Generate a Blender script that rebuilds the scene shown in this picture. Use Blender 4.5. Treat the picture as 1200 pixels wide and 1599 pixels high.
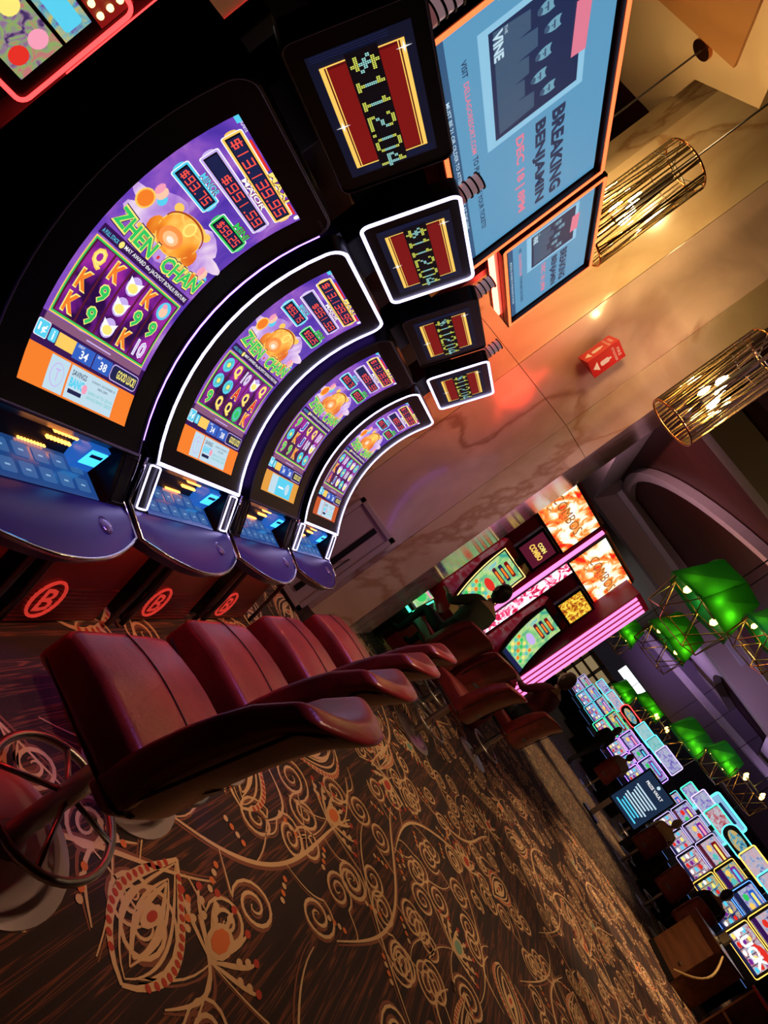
import bpy, bmesh, math, random
from mathutils import Vector, Matrix
random.seed(7)
PI = math.pi
for o in list(bpy.data.objects): bpy.data.objects.remove(o)
SC = bpy.context.scene
COL = SC.collection
# ------------------------------------------------------------------ camera
F, ROLL, VPX, VPY, HC = 1150.0, math.radians(54), 830.0, 957.0, 1.6
RR = Vector((math.cos(ROLL), math.sin(ROLL))); UU = Vector((math.sin(ROLL), -math.cos(ROLL)))
_d = Vector((VPX - 600, VPY - 799.5)); _X, _Y = _d.dot(RR), _d.dot(UU)
_p = math.atan2(_Y, F)
_up = Vector((0, math.cos(_p), -math.sin(_p))); _fw = Vector((_X, _Y, F)).normalized(); _rt = _up.cross(_fw).normalized()
def c2w(v): return Vector((_rt.dot(v), _fw.dot(v), _up.dot(v)))
def ray(x, y):
    d = Vector((x - 600, y - 799.5)); return c2w(Vector((d.dot(RR), d.dot(UU), F)))
def onY(x, y, Y): d = ray(x, y); t = Y / d.y; return Vector((d.x * t, Y, HC + d.z * t))
def onZ(x, y, Z): d = ray(x, y); t = (Z - HC) / d.z; return Vector((d.x * t, d.y * t, Z))
cam = bpy.data.cameras.new('camera'); co = bpy.data.objects.new('camera', cam); COL.objects.link(co)
cx = c2w(Vector((RR.x, UU.x, 0))); cy = c2w(Vector((-RR.y, -UU.y, 0))); cz = -c2w(Vector((0, 0, 1)))
mw = Matrix((cx, cy, cz)).transposed().to_4x4(); mw.translation = (0, 0, HC); co.matrix_world = mw
cam.sensor_fit = 'HORIZONTAL'; cam.sensor_width = 36; cam.lens = F / 1200 * 36; cam.clip_end = 200; cam.clip_start = .02
SC.camera = co
# ------------------------------------------------------------------ world and exposure
w = bpy.data.worlds.new('world'); SC.world = w; w.use_nodes = True
w.node_tree.nodes['Background'].inputs[0].default_value = (.5, .35, .45, 1); w.node_tree.nodes['Background'].inputs[1].default_value = .004
SC.view_settings.view_transform = 'Standard'; SC.view_settings.look = 'None'; SC.view_settings.gamma = 1; SC.view_settings.exposure = 0.0
SC.view_settings.use_curve_mapping = False
# spots: the room's warm downlights, plus coloured wash spots added without fixtures
def spot(loc, target, power, col, size=60, blend=.6, r=.08):
    l = bpy.data.lights.new('downlight_or_wash_spot', 'SPOT'); l.energy = power; l.color = col; l.spot_size = math.radians(size); l.spot_blend = blend; l.shadow_soft_size = r
    o = bpy.data.objects.new('downlight_or_wash_spot', l); COL.objects.link(o); o.location = loc
    o.rotation_euler = (Vector(target) - Vector(loc)).to_track_quat('-Z', 'Y').to_euler(); return o
WARM = (1, .68, .38)
for (x, y, e, sz) in ((.9, 2.6, 34, 60), (1.0, 4.8, 90, 60), (1.6, 7.2, 130, 60), (3.6, 9.5, 260, 50), (4.6, 12.2, 480, 42), (3.4, 15.5, 380, 44), (4.0, 19.5, 420, 44), (2.6, 12.0, 200, 44), (7.5, 20, 420, 60)):
    spot((x, y, 5.3), (x, y, 0), e * 3.0, WARM, sz)
for y in (1.9, 2.7, 3.5, 4.3): spot((.75, y + .7, 5.2), (-.3, y, .6), 190, (1, .6, .36), 24); spot((-.35, y + .1, 4.9), (-.8, y, .7), 140, (.3, .16, 1), 26)  # warm spots on the chairs; violet spots added for purple on the consoles
# added wash spots tinting pillar and soffit, unseen upward spots tinting the far ceiling
spot((.6, 4.6, 5.2), (-1.35, 6.0, 2.4), 290, (1, .5, .66), 46, 1, .3); spot((.5, 4.9, 5.2), (-1.2, 6.0, .8), 110, (.75, .55, 1), 40, 1, .3); spot((-1.72, 4.78, 2.75), (-2.35, 6.0, 2.6), 70, (1, .05, .02), 105, 1, .2); spot((-2.7, 4.3, 5.1), (-2.1, 6.0, 3.7), 120, (1, .62, .25), 70, 1); spot((-2.2, 4.6, 3.6), (-2.4, 5.2, 5.2), 22, (1, .66, .3), 120, 1)
for (x, y, e, c) in ((-2.4, 13, 420, (1, .5, .55)), (-.4, 14, 90, (.8, .5, .8)), (2.2, 13.5, 150, (1, .42, .22)), (5, 19, 160, (.7, .45, .9)), (8, 23, 320, (.65, .45, 1)), (12, 20, 320, (.7, .45, .9)), (3.5, 27, 320, (.6, .4, .9)), (7, 35, 700, (.65, .45, .95)), (11, 14, 400, (.8, .5, .7))): spot((x, y, 2.75), (x + .2, y + .6, 5.6), e, c, 140, 1)
# ------------------------------------------------------------------ materials
MATS = {}
def mat(name, col, rough=.5, metal=0, emit=0, ecol=None, coat=0, trans=0, ior=1.45, alpha=1):
    if name in MATS: return MATS[name]
    m = bpy.data.materials.new(name); m.use_nodes = True; b = m.node_tree.nodes['Principled BSDF']
    b.inputs['Base Color'].default_value = (*col, 1); b.inputs['Roughness'].default_value = rough; b.inputs['Metallic'].default_value = metal
    if emit: b.inputs['Emission Color'].default_value = (*(ecol or col), 1); b.inputs['Emission Strength'].default_value = emit
    if coat: b.inputs['Coat Weight'].default_value = coat
    if trans: b.inputs['Transmission Weight'].default_value = trans; b.inputs['IOR'].default_value = ior
    MATS[name] = m; return m
def nd(m, t, **kw):
    n = m.node_tree.nodes.new(t)
    for k, v in kw.items(): setattr(n, k, v)
    return n
def ln(m, a, b): m.node_tree.links.new(a, b)
def ramp(m, fac, stops, interp='LINEAR'):
    r = nd(m, 'ShaderNodeValToRGB'); r.color_ramp.interpolation = interp
    while len(r.color_ramp.elements) < len(stops): r.color_ramp.elements.new(.5)
    for e, (p, c) in zip(r.color_ramp.elements, stops): e.position = p; e.color = (*c, 1)
    ln(m, fac, r.inputs[0]); return r.outputs[0]
def noise(m, scale, detail=4, dist=0, vec=None):
    n = nd(m, 'ShaderNodeTexNoise'); n.inputs['Scale'].default_value = scale; n.inputs['Detail'].default_value = detail; n.inputs['Distortion'].default_value = dist
    if vec: ln(m, vec, n.inputs['Vector'])
    return n.outputs[0]
def objco(m): return nd(m, 'ShaderNodeTexCoord').outputs['Object']
def scr(name, col, e=1.0): return mat('screen_' + name, (.01, .01, .01), .55, emit=e, ecol=col)   # lit pixels of displays
def bsdf(m): return m.node_tree.nodes['Principled BSDF']
blk = mat('black_gloss', (.004, .004, .005), .3); blk2 = mat('black_satin', (.008, .008, .009), .45)
bsdf(blk).inputs['Specular IOR Level'].default_value = .2; bsdf(blk2).inputs['Specular IOR Level'].default_value = .25
chrome = mat('chrome', (.75, .75, .78), .12, 1); steel = mat('brushed_steel', (.45, .42, .4), .35, 1); gunmetal = mat('dark_metal', (.08, .08, .09), .35, .8)
led_w = mat('led_white', (.8, .8, .85), .4, emit=3.4, ecol=(.62, .56, 1)); led_off = mat('led_unlit', (.12, .1, .1), .4)
led_o = mat('led_orange', (.6, .1, .05), .4, emit=2.0, ecol=(1, .17, .05)); led_p = mat('led_pink', (.6, .1, .3), .4, emit=1.9, ecol=(1, .2, .5))
led_r = mat('led_red', (.6, .02, .02), .4, emit=5, ecol=(1, .03, .03)); led_g = mat('led_green', (.05, .5, .2), .4, emit=3, ecol=(.05, 1, .4)); led_c = mat('led_cyan', (.05, .4, .5), .4, emit=2, ecol=(.1, .75, .9))
# red leather
leather = mat('oxblood_leather', (.2, .016, .02), .3)
def _l(m):
    v = objco(m); n = noise(m, 9, 5, .3, v); ln(m, ramp(m, n, [(.3, (.15, .012, .016)), (.7, (.26, .024, .026))]), bsdf(m).inputs['Base Color'])
    n2 = noise(m, 160, 3, 0, v); n3 = noise(m, 14, 3, 1.5, v); ad = nd(m, 'ShaderNodeMath', operation='MULTIPLY_ADD'); ln(m, n3, ad.inputs[0]); ad.inputs[1].default_value = 1.5; ln(m, n2, ad.inputs[2])
    b = nd(m, 'ShaderNodeBump'); b.inputs['Strength'].default_value = .12; b.inputs['Distance'].default_value = .006; ln(m, ad.outputs[0], b.inputs['Height']); ln(m, b.outputs[0], bsdf(m).inputs['Normal'])
_l(leather)
piping = mat('dark_piping', (.03, .006, .006), .5)
def marble(name, c1, c2, vein):
    m = mat(name, c1, .13); v = objco(m)
    mp = nd(m, 'ShaderNodeMapping'); mp.inputs['Rotation'].default_value = (.3, .5, .4); mp.inputs['Scale'].default_value = (1, 1, .55); ln(m, v, mp.inputs[0])
    base = ramp(m, noise(m, .9, 5, 1.2, mp.outputs[0]), [(.35, c1), (.52, c2), (.7, c1)])
    vn = noise(m, .75, 7, .55, mp.outputs[0])
    ms = ramp(m, vn, [(.478, (0, 0, 0)), (.497, (.75, .75, .75)), (.51, (0, 0, 0))])
    b2 = ramp(m, noise(m, .42, 6, 1.0, mp.outputs[0]), [(.55, (0, 0, 0)), (.62, (.5, .5, .5)), (.66, (.1, .1, .1)), (.7, (.35, .35, .35)), (.76, (0, 0, 0))])
    mx = nd(m, 'ShaderNodeMixRGB'); ln(m, ms, mx.inputs[0]); ln(m, base, mx.inputs[1]); mx.inputs[2].default_value = (*vein, 1)
    mx2 = nd(m, 'ShaderNodeMixRGB'); ln(m, b2, mx2.inputs[0]); ln(m, mx.outputs[0], mx2.inputs[1]); mx2.inputs[2].default_value = (*vein, 1)
    ln(m, mx2.outputs[0], bsdf(m).inputs['Base Color']); return m
marb = marble('veined_marble', (.55, .42, .36), (.42, .32, .28), (.22, .1, .06))
marb2 = marble('gold_lit_marble', (.6, .5, .33), (.5, .38, .24), (.3, .15, .06))  # marble of the gold-lit faces, warm light mixed into its colour
def wood(name, a, b_, sc=1.2):
    m = mat(name, a, .4); v = objco(m); mp = nd(m, 'ShaderNodeMapping'); mp.inputs['Scale'].default_value = (.7, 8, 8); ln(m, v, mp.inputs[0])
    ln(m, ramp(m, noise(m, sc, 5, .6, mp.outputs[0]), [(.3, a), (.7, b_)]), bsdf(m).inputs['Base Color']); return m
walnut = wood('walnut', (.1, .035, .015), (.2, .075, .03)); ceilwood = wood('ceiling_veneer', (.04, .01, .006), (.07, .018, .01))
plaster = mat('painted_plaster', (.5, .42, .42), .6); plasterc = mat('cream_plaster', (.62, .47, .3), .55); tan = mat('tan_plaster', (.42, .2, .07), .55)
purplew = mat('mauve_plaster', (.24, .18, .26), .7)
# carpet: dark maroon brown with fine stripes along the aisle
carpet = mat('carpet', (.03, .012, .008), .95)
def _c(m):
    v = objco(m); mp = nd(m, 'ShaderNodeMapping'); mp.inputs['Scale'].default_value = (1, .03, 1); ln(m, v, mp.inputs[0])
    n = noise(m, 24, 3, 0, mp.outputs[0])
    st = ramp(m, n, [(.4, (.016, .006, .005)), (.5, (.022, .008, .006)), (.53, (.13, .034, .014)), (.555, (.022, .008, .006)), (.62, (.024, .008, .006)), (.64, (.15, .045, .018)), (.67, (.035, .011, .007))])
    # beyond the built motifs the weave takes over
    n2 = noise(m, 5, 4, 2.2, v); sw = ramp(m, n2, [(.47, (0, 0, 0)), (.49, (1, 1, 1)), (.515, (1, 1, 1)), (.535, (0, 0, 0))])
    sp = nd(m, 'ShaderNodeSeparateXYZ'); ln(m, v, sp.inputs[0]); far = nd(m, 'ShaderNodeMapRange'); far.inputs[1].default_value = 13.2; far.inputs[2].default_value = 13.8; ln(m, sp.outputs[1], far.inputs[0])
    mu = nd(m, 'ShaderNodeMath', operation='MULTIPLY'); ln(m, sw, mu.inputs[0]); ln(m, far.outputs[0], mu.inputs[1])
    mx = nd(m, 'ShaderNodeMixRGB'); ln(m, mu.outputs[0], mx.inputs[0]); ln(m, st, mx.inputs[1]); mx.inputs[2].default_value = (.3, .2, .09, 1)
    ln(m, mx.outputs[0], bsdf(m).inputs['Base Color'])
    b = nd(m, 'ShaderNodeBump'); b.inputs['Strength'].default_value = .35; b.inputs['Distance'].default_value = .004; ln(m, noise(m, 260, 2, 0, v), b.inputs['Height']); ln(m, b.outputs[0], bsdf(m).inputs['Normal'])
_c(carpet)
yarn = mat('beige_yarn', (.5, .31, .16), .95); yarn2 = mat('rust_yarn', (.17, .055, .03), .95); yarn_r = mat('red_yarn', (.33, .035, .02), .95); yarn_o = mat('orange_yarn', (.5, .12, .03), .95); yarn_g = mat('teal_yarn', (.13, .22, .16), .95)
for _m, _s in ((yarn, .35),):
    b = nd(_m, 'ShaderNodeBump'); b.inputs['Strength'].default_value = _s; b.inputs['Distance'].default_value = .004; ln(_m, noise(_m, 260, 2, 0, objco(_m)), b.inputs['Height']); ln(_m, b.outputs[0], bsdf(_m).inputs['Normal'])
# ------------------------------------------------------------------ mesh helpers
class MB:
    def __init__(s): s.v = []; s.f = []; s.mi = []; s.mats = []; s.cur = 0
    def use(s, m):
        if m not in s.mats: s.mats.append(m)
        s.cur = s.mats.index(m); return s
    def add(s, vs, fs):
        n = len(s.v); s.v += [tuple(v) for v in vs]; s.f += [tuple(i + n for i in f) for f in fs]; s.mi += [s.cur] * len(fs); return s
    def box(s, c, d, R=None, bev=0):
        bm = bmesh.new(); bmesh.ops.create_cube(bm, size=1)
        for v in bm.verts: v.co = Vector((v.co.x * d[0], v.co.y * d[1], v.co.z * d[2]))
        if bev: bmesh.ops.bevel(bm, geom=bm.edges[:], offset=bev, segments=2, affect='EDGES', profile=.7)
        for v in bm.verts: v.co = (R @ v.co if R else v.co) + Vector(c)
        bm.verts.index_update(); s.add([v.co for v in bm.verts], [[v.index for v in f.verts] for f in bm.faces]); bm.free(); return s
    def tube(s, pts, r, n=8, closed=False, caps=True):
        pts = [Vector(p) for p in pts]; k = len(pts); rs = r if isinstance(r, (list, tuple)) else [r] * k; vs = []; fs = []
        prev = None
        for i, p in enumerate(pts):
            a = pts[(i - 1) % k] if (closed or i) else p; b = pts[(i + 1) % k] if (closed or i < k - 1) else p
            t = (b - a).normalized()
            if prev is None: nrm = t.orthogonal().normalized()
            else:
                nrm = prev - t * prev.dot(t); nrm = nrm.normalized() if nrm.length > 1e-6 else t.orthogonal().normalized()
            prev = nrm; bi = t.cross(nrm)
            for j in range(n): a_ = 2 * PI * j / n; vs.append(p + (nrm * math.cos(a_) + bi * math.sin(a_)) * rs[i])
        for i in range(k if closed else k - 1):
            for j in range(n): fs.append((i * n + j, i * n + (j + 1) % n, ((i + 1) % k) * n + (j + 1) % n, ((i + 1) % k) * n + j))
        if caps and not closed: fs.append(tuple(range(n))[::-1]); fs.append(tuple((k - 1) * n + j for j in range(n)))
        return s.add(vs, fs)
    def lathe(s, prof, n=24, c=(0, 0, 0)):
        vs = []; fs = []; k = len(prof)
        for (r, z) in prof:
            for j in range(n): a = 2 * PI * j / n; vs.append((c[0] + r * math.cos(a), c[1] + r * math.sin(a), c[2] + z))
        for i in range(k - 1):
            for j in range(n): fs.append((i * n + j, i * n + (j + 1) % n, (i + 1) * n + (j + 1) % n, (i + 1) * n + j))
        fs.append(tuple(range(n))[::-1]); fs.append(tuple((k - 1) * n + j for j in range(n))); return s.add(vs, fs)
    def prism(s, poly, z0, z1, ax='z'):     # poly in plane, extruded
        n = len(poly)
        def P(p, z): return {'z': (p[0], p[1], z), 'y': (p[0], z, p[1]), 'x': (z, p[0], p[1])}[ax]
        vs = [P(p, z0) for p in poly] + [P(p, z1) for p in poly]
        fs = [tuple(range(n))[::-1], tuple(range(n, 2 * n))] + [(i, (i + 1) % n, n + (i + 1) % n, n + i) for i in range(n)]
        return s.add(vs, fs)
    def grid(s, fn, nu, nv):
        vs = [fn(i / nu, j / nv) for j in range(nv + 1) for i in range(nu + 1)]
        return s.add(vs, [(j * (nu + 1) + i, j * (nu + 1) + i + 1, (j + 1) * (nu + 1) + i + 1, (j + 1) * (nu + 1) + i) for j in range(nv) for i in range(nu)])
    def mesh(s, name, m=None, smooth=False):
        me = bpy.data.meshes.new(name); me.from_pydata(s.v, [], s.f)
        for x in (s.mats or [m]): me.materials.append(x)
        if s.mats: me.polygons.foreach_set('material_index', s.mi)
        bm = bmesh.new(); bm.from_mesh(me); bmesh.ops.recalc_face_normals(bm, faces=bm.faces[:]); bm.to_mesh(me); bm.free()
        if smooth: me.polygons.foreach_set('use_smooth', [True] * len(me.polygons)); 
        if smooth == 2: me.set_sharp_from_angle(angle=.7)
        me.update(); return me
    def build(s, name, m=None, parent=None, smooth=False, loc=None):
        return put(name, s.mesh(name, m, smooth), parent, loc)
def put(name, me, parent=None, loc=None):
    o = bpy.data.objects.new(name, me); COL.objects.link(o)
    if parent: o.parent = parent
    if loc: o.location = loc
    return o
def tag(o, label=None, cat=None, group=None, kind=None):
    if label: o['label'] = label
    if cat: o['category'] = cat
    if group: o['group'] = group
    if kind: o['kind'] = kind
    return o
def thing(name, label, cat, loc=(0, 0, 0), rz=0, group=None):
    o = bpy.data.objects.new(name, None); o.empty_display_size = .1; COL.objects.link(o); o.location = loc; o.rotation_euler = (0, 0, rz); return tag(o, label, cat, group)
def rrect(w, h, r, n=5, c=(0, 0)):
    pts = []
    for (sx, sy, a0) in ((1, 1, 0), (-1, 1, PI / 2), (-1, -1, PI), (1, -1, 3 * PI / 2)):
        for i in range(n + 1): a = a0 + PI / 2 * i / n; pts.append((c[0] + sx * (w / 2 - r) + r * math.cos(a), c[1] + sy * (h / 2 - r) + r * math.sin(a)))
    return pts
# text -> 2D triangles
_T = {}
def text2d(s, bold=0):
    k = (s, bold)
    if k not in _T:
        cu = bpy.data.curves.new('t', 'FONT'); cu.body = s; cu.size = 1; cu.resolution_u = 2; cu.offset = bold
        o = bpy.data.objects.new('t', cu); COL.objects.link(o); dg = bpy.context.evaluated_depsgraph_get(); me = bpy.data.meshes.new_from_object(o.evaluated_get(dg))
        vs = [(v.co.x, v.co.y) for v in me.vertices]; fs = [tuple(p.vertices) for p in me.polygons]
        bpy.data.objects.remove(o); bpy.data.curves.remove(cu); bpy.data.meshes.remove(me)
        xs = [v[0] for v in vs] or [0, 1]; ys = [v[1] for v in vs] or [0, 1]
        x0, x1, y0, y1 = min(xs), max(xs), min(ys), max(ys)
        _T[k] = ([((x - x0) / (x1 - x0), (y - y0) / (y1 - y0)) for x, y in vs], fs)
    return _T[k]
class Art:      # flat print laid on a display surface; coordinates in metres from the lower left corner
    def __init__(s, slice_=0): s.L = []; s.sl = slice_
    def poly(s, pts, m, ly=1):
        if not s.sl: s.L.append((list(pts), [tuple(range(len(pts)))], m, ly)); return s
        bm = bmesh.new(); f = bm.faces.new([bm.verts.new((x, y, 0)) for x, y in pts]); ys = [p[1] for p in pts]; y = math.ceil(min(ys) / s.sl) * s.sl
        while y < max(ys):
            bmesh.ops.bisect_plane(bm, geom=bm.verts[:] + bm.edges[:] + bm.faces[:], plane_co=(0, y, 0), plane_no=(0, 1, 0)); y += s.sl
        bm.verts.index_update(); s.L.append(([(v.co.x, v.co.y) for v in bm.verts], [tuple(v.index for v in f.verts) for f in bm.faces], m, ly)); bm.free(); return s
    def rect(s, x0, y0, x1, y1, m, ly=1): return s.poly([(x0, y0), (x1, y0), (x1, y1), (x0, y1)], m, ly)
    def rr(s, x0, y0, x1, y1, r, m, ly=1): return s.poly(rrect(x1 - x0, y1 - y0, r, 4, ((x0 + x1) / 2, (y0 + y1) / 2)), m, ly)
    def ell(s, x, y, a, b, m, ly=1, n=16, rot=0):
        c, q = math.cos(rot), math.sin(rot); return s.poly([(x + a * math.cos(t) * c - b * math.sin(t) * q, y + a * math.cos(t) * q + b * math.sin(t) * c) for t in [2 * PI * i / n for i in range(n)]], m, ly)
    def text(s, t, x0, y0, x1, y1, m, ly=2, bold=0, fn=None):
        vs, fs = text2d(t, bold); p = [(x0 + u * (x1 - x0), y0 + v * (y1 - y0)) for u, v in vs]
        if fn: p = [fn(*q) for q in p]
        s.L.append((p, fs, m, ly)); return s
    def otext(s, t, x0, y0, x1, y1, m, mo, ly=2, g=.06, bold=.0):   # outlined
        s.text(t, x0, y0, x1, y1, mo, ly, bold + .05); return s.text(t, x0, y0, x1, y1, m, ly + 1, bold)
    def build(s, name, fn, parent=None, step=.0004):
        mb = MB()
        for vs, fs, m, ly in s.L: mb.use(m).add([fn(x, y, ly * step) for x, y in vs], fs)
        me = bpy.data.meshes.new(name); me.from_pydata(mb.v, [], mb.f)
        for x in mb.mats: me.materials.append(x)
        me.polygons.foreach_set('material_index', mb.mi); me.update(); return put(name, me, parent)
DOT = {'$': '00100 01111 10100 01110 00101 11110 00100', '1': '00100 01100 00100 00100 00100 00100 01110', '2': '01110 10001 00001 00110 01000 10000 11111', '.': '0 0 0 0 0 0 1', '0': '01110 10001 10001 10001 10001 10001 01110', '4': '00010 00110 01010 10010 11111 00010 00010'}
# screen colours
sW = scr('white', (1, 1, 1), 1.0); sGold = scr('gold', (1, .62, .12)); sYel = scr('yellow', (1, .85, .2)); sRed = scr('red', (.8, .03, .02)); sOr = scr('orange', (.95, .22, .02)); sGr = scr('green', (.03, .6, .12)); sPale = scr('pale_blue', (.6, .82, .95), .9)
sNavy = scr('navy', (.01, .015, .07)); sBlk = scr('black', (.004, .003, .006), .5); sPur = scr('purple', (.2, .02, .3)); sPur2 = scr('dark_purple', (.035, .005, .08)); sLed = scr('led_digit', (1, .08, .05), 1.2); sDkr = scr('dark_red', (.25, .005, .006), .8); sCy = scr('cyan', (.1, .65, .9)); sTeal = scr('teal', (.1, .55, .5)); sPink = scr('pink', (.95, .35, .5)); sSkin = scr('peach', (1, .6, .42)); sLil = scr('lilac', (.6, .45, .9)); sMar = scr('maroon', (.12, .01, .03), .8); sBl = scr('blue', (.03, .12, .55))
sBg = mat('screen_game_sky', (.01, .01, .01), .25, emit=.9)
_v = objco(sBg); ln(sBg, ramp(sBg, noise(sBg, 5, 4, .8, _v), [(.3, (.06, .03, .4)), (.45, (.17, .06, .55)), (.58, (.35, .12, .62)), (.7, (.6, .4, .85))]), bsdf(sBg).inputs['Emission Color'])
sHalo = mat('screen_halo', (.01, .01, .01), .25, emit=.95)
ln(sHalo, ramp(sHalo, noise(sHalo, 7, 3, .5, objco(sHalo)), [(.35, (.42, .2, .72)), (.5, (.66, .42, .85)), (.65, (.95, .75, .92))]), bsdf(sHalo).inputs['Emission Color'])
sPot = mat('screen_pot', (.01, .01, .01), .25, emit=1)
ln(sPot, ramp(sPot, noise(sPot, 9, 2, .2, objco(sPot)), [(.3, (.75, .12, .01)), (.5, (1, .36, .03)), (.65, (1, .7, .15))]), bsdf(sPot).inputs['Emission Color'])
sReel = mat('screen_reel', (.01, .01, .01), .25, emit=.8)
ln(sReel, ramp(sReel, noise(sReel, 11, 2, .3, objco(sReel)), [(.36, (.03, .004, .07)), (.5, (.22, .015, .32)), (.62, (.45, .03, .45))]), bsdf(sReel).inputs['Emission Color'])

# ================================================================== setting
fl = MB().box((6, 22, -.05), (44, 56, .1)).build('floor', carpet); tag(fl, kind='structure')
def motif_layer():
    mb = MB()
    z0 = .0012; cnt = [0]
    def zz_(z): cnt[0] += 1; return z * 2.6 + (cnt[0] % 36) * .00002
    def ribbon(pts, wd, m, z=0, taper=True):
        k = len(pts); vs = []; z = zz_(z)
        for i, p in enumerate(pts):
            a = pts[max(i - 1, 0)]; b = pts[min(i + 1, k - 1)]; dx, dy = b[0] - a[0], b[1] - a[1]; l = math.hypot(dx, dy) or 1
            ww = wd / 2 * (min(1, .35 + 2.2 * min(i, k - 1 - i) / k) if taper else 1); vs += [(p[0] - dy / l * ww, p[1] + dx / l * ww, z0 + z), (p[0] + dy / l * ww, p[1] - dx / l * ww, z0 + z)]
        mb.use(m).add(vs, [(2 * i, 2 * i + 1, 2 * i + 3, 2 * i + 2) for i in range(k - 1)])
    def disc(p, a, b, m, z, rot=0, n=9):
        z = zz_(z)
        mb.use(m).add([(p[0] + a * math.cos(t) * math.cos(rot) - b * math.sin(t) * math.sin(rot), p[1] + a * math.cos(t) * math.sin(rot) + b * math.sin(t) * math.cos(rot), z0 + z) for t in [2 * PI * i / n for i in range(n)]], [tuple(range(n))])
    def xf(o, rot, s, fl):
        c, q = math.cos(rot), math.sin(rot)
        return lambda x, y: (o[0] + s * (x * fl * c - y * q), o[1] + s * (x * fl * q + y * c))
    def spiral(T, cx_, cy_, r, turns, a0, stem, dr=1):
        pts = []
        n = int(turns * 16)
        for i in range(n + 1): a = a0 + dr * 2 * PI * i / 16; rad = r * (.1 + .9 * i / n); pts.append((cx_ + rad * math.cos(a), cy_ + rad * math.sin(a) * 1.25))
        lx, ly = pts[-1]
        for k in range(1, 7): t = k / 6; pts.append((lx + (stem[0] - lx) * t + .03 * math.sin(t * PI), ly + (stem[1] - ly) * t))
        ribbon([T(*p) for p in pts], .013 * SZ, yarn, .0004); ribbon([T(p[0] + .012, p[1] - .006) for p in pts], .012 * SZ, yarn2, 0)
    def feather(T, h=.52, wd=.15):
        def edge(sg, k=1.0):
            return [(sg * k * wd * math.sin(PI * t ** .8) * (1 - .25 * t), h * t) for t in [i / 18 for i in range(19)]]
        for sg in (-1, 1):
            ribbon([T(*p) for p in edge(sg)], .03 * SZ, yarn, .0004)
            ribbon([T(p[0] * .66, p[1] * .92 + .02) for p in edge(sg)], .011 * SZ, yarn, .0004)
            ribbon([T(p[0] * .3, p[1] * .6 + .09) for p in edge(sg)], .018 * SZ, yarn, .0004)
            for i, p in enumerate(edge(sg, 1.03)[2:17]): disc(T(*p), .0115 * SZ, .009 * SZ, yarn_r, .0008)
            ribbon([T(sg * .055 * math.sin(PI * t), .06 + .36 * t) for t in [i / 8 for i in range(9)]], .012 * SZ, yarn, .0004)
            ribbon([T(sg * (wd + .12 * math.sin(PI * t)), h * .1 + h * .7 * t) for t in [i / 10 for i in range(11)]], .014 * SZ, yarn, .0004)
            ribbon([T(sg * (wd + .15 * math.sin(PI * t)), h * .08 + h * .7 * t) for t in [i / 10 for i in range(11)]], .012 * SZ, yarn2, 0)
        disc(T(0, .25), .024 * SZ, .055 * SZ, yarn, .0009); disc(T(0, .25), .013 * SZ, .024 * SZ, yarn_r, .0013); 
    def flower(T, col):
        for k in range(7):
            a = -1.2 + 2.4 * k / 6; pts = [(math.sin(a) * .2 * t * (1 + .2 * math.sin(PI * t)), math.cos(a) * .24 * t) for t in [i / 7 for i in range(8)]]
            ribbon([T(*p) for p in pts], .016 * SZ, yarn, .0004)
            for q in (.6, .8, 1): disc(T(math.sin(a) * .2 * q, math.cos(a) * .24 * q), .012 * SZ, .016 * SZ, yarn if q < 1 else yarn_r, .0008)
        disc(T(0, .09), .045 * SZ, .07 * SZ, yarn, .0009, 0, 12); disc(T(0, .09), .03 * SZ, .052 * SZ, col, .0013, 0, 8)
    def vine(T, ln_=1.4):
        pts = [(.16 * math.sin(4.2 * t), ln_ * t) for t in [i / 30 for i in range(31)]]
        ribbon([T(*p) for p in pts], .016 * SZ, yarn, .0004); ribbon([T(p[0] + .014, p[1]) for p in pts], .014 * SZ, yarn2, 0)
        for i in range(3, 29, 4):
            sg = 1 if (i // 4) % 2 else -1; p = pts[i]; spiral(T, p[0] + sg * .17, p[1] + .1, .085, 2.1, random.random() * 6, p, sg)
            for k in range(4): disc(T(p[0] + sg * (.06 + .025 * k), p[1] - .04 - .02 * k), .012 * SZ, .012 * SZ, yarn if k % 2 else yarn_o, .0007)
    R = random.Random(5)
    cell = .72
    for iy in range(0, 19):
        for ix in range(-3, 13):
            x = ix * cell + R.uniform(-.12, .12) + (iy % 2) * .4; y = .5 + iy * cell + R.uniform(-.12, .12)
            if x > .55 * y + 1.2: continue
            SZ = 1.35; rot = R.uniform(-.7, .7) + (PI if R.random() < .4 else 0); s = R.uniform(1.05, 1.4); T = xf((x, y), rot, s, R.choice((-1, 1)))
            k = (ix + 2 * iy) % 4
            if (ix, iy) == (0, 2): T = xf((.2, 2.12), .35, 1.15, 1); k = 0
            if k == 0: feather(T); spiral(T, .32, .1, .1, 2.4, 1, (.1, -.05)); spiral(T, -.32, .3, .09, 2.2, 2, (-.1, 0), -1)
            elif k == 1: vine(T)
            elif k == 2: flower(T, R.choice((yarn_g, yarn_o, yarn_r))); spiral(T, .25, -.08, .1, 2.3, 0, (0, 0)); spiral(T, -.22, -.12, .12, 2.5, 2, (0, 0), -1); spiral(T, .05, -.3, .08, 2, 4, (0, 0))
            else:
                for q in range(4): spiral(T, .2 * math.cos(q * 1.7), .2 * math.sin(q * 1.7) + .1, .1, 2.4, q, (0, 0), 1 if q % 2 else -1)
                pts = [(.5 * math.sin(1.8 * t) - .1, -.5 + 1.1 * t) for t in [i / 20 for i in range(21)]]; ribbon([T(*p) for p in pts], .014, yarn, .0004); ribbon([T(p[0] + .03, p[1]) for p in pts], .012, yarn2, 0)
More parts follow.
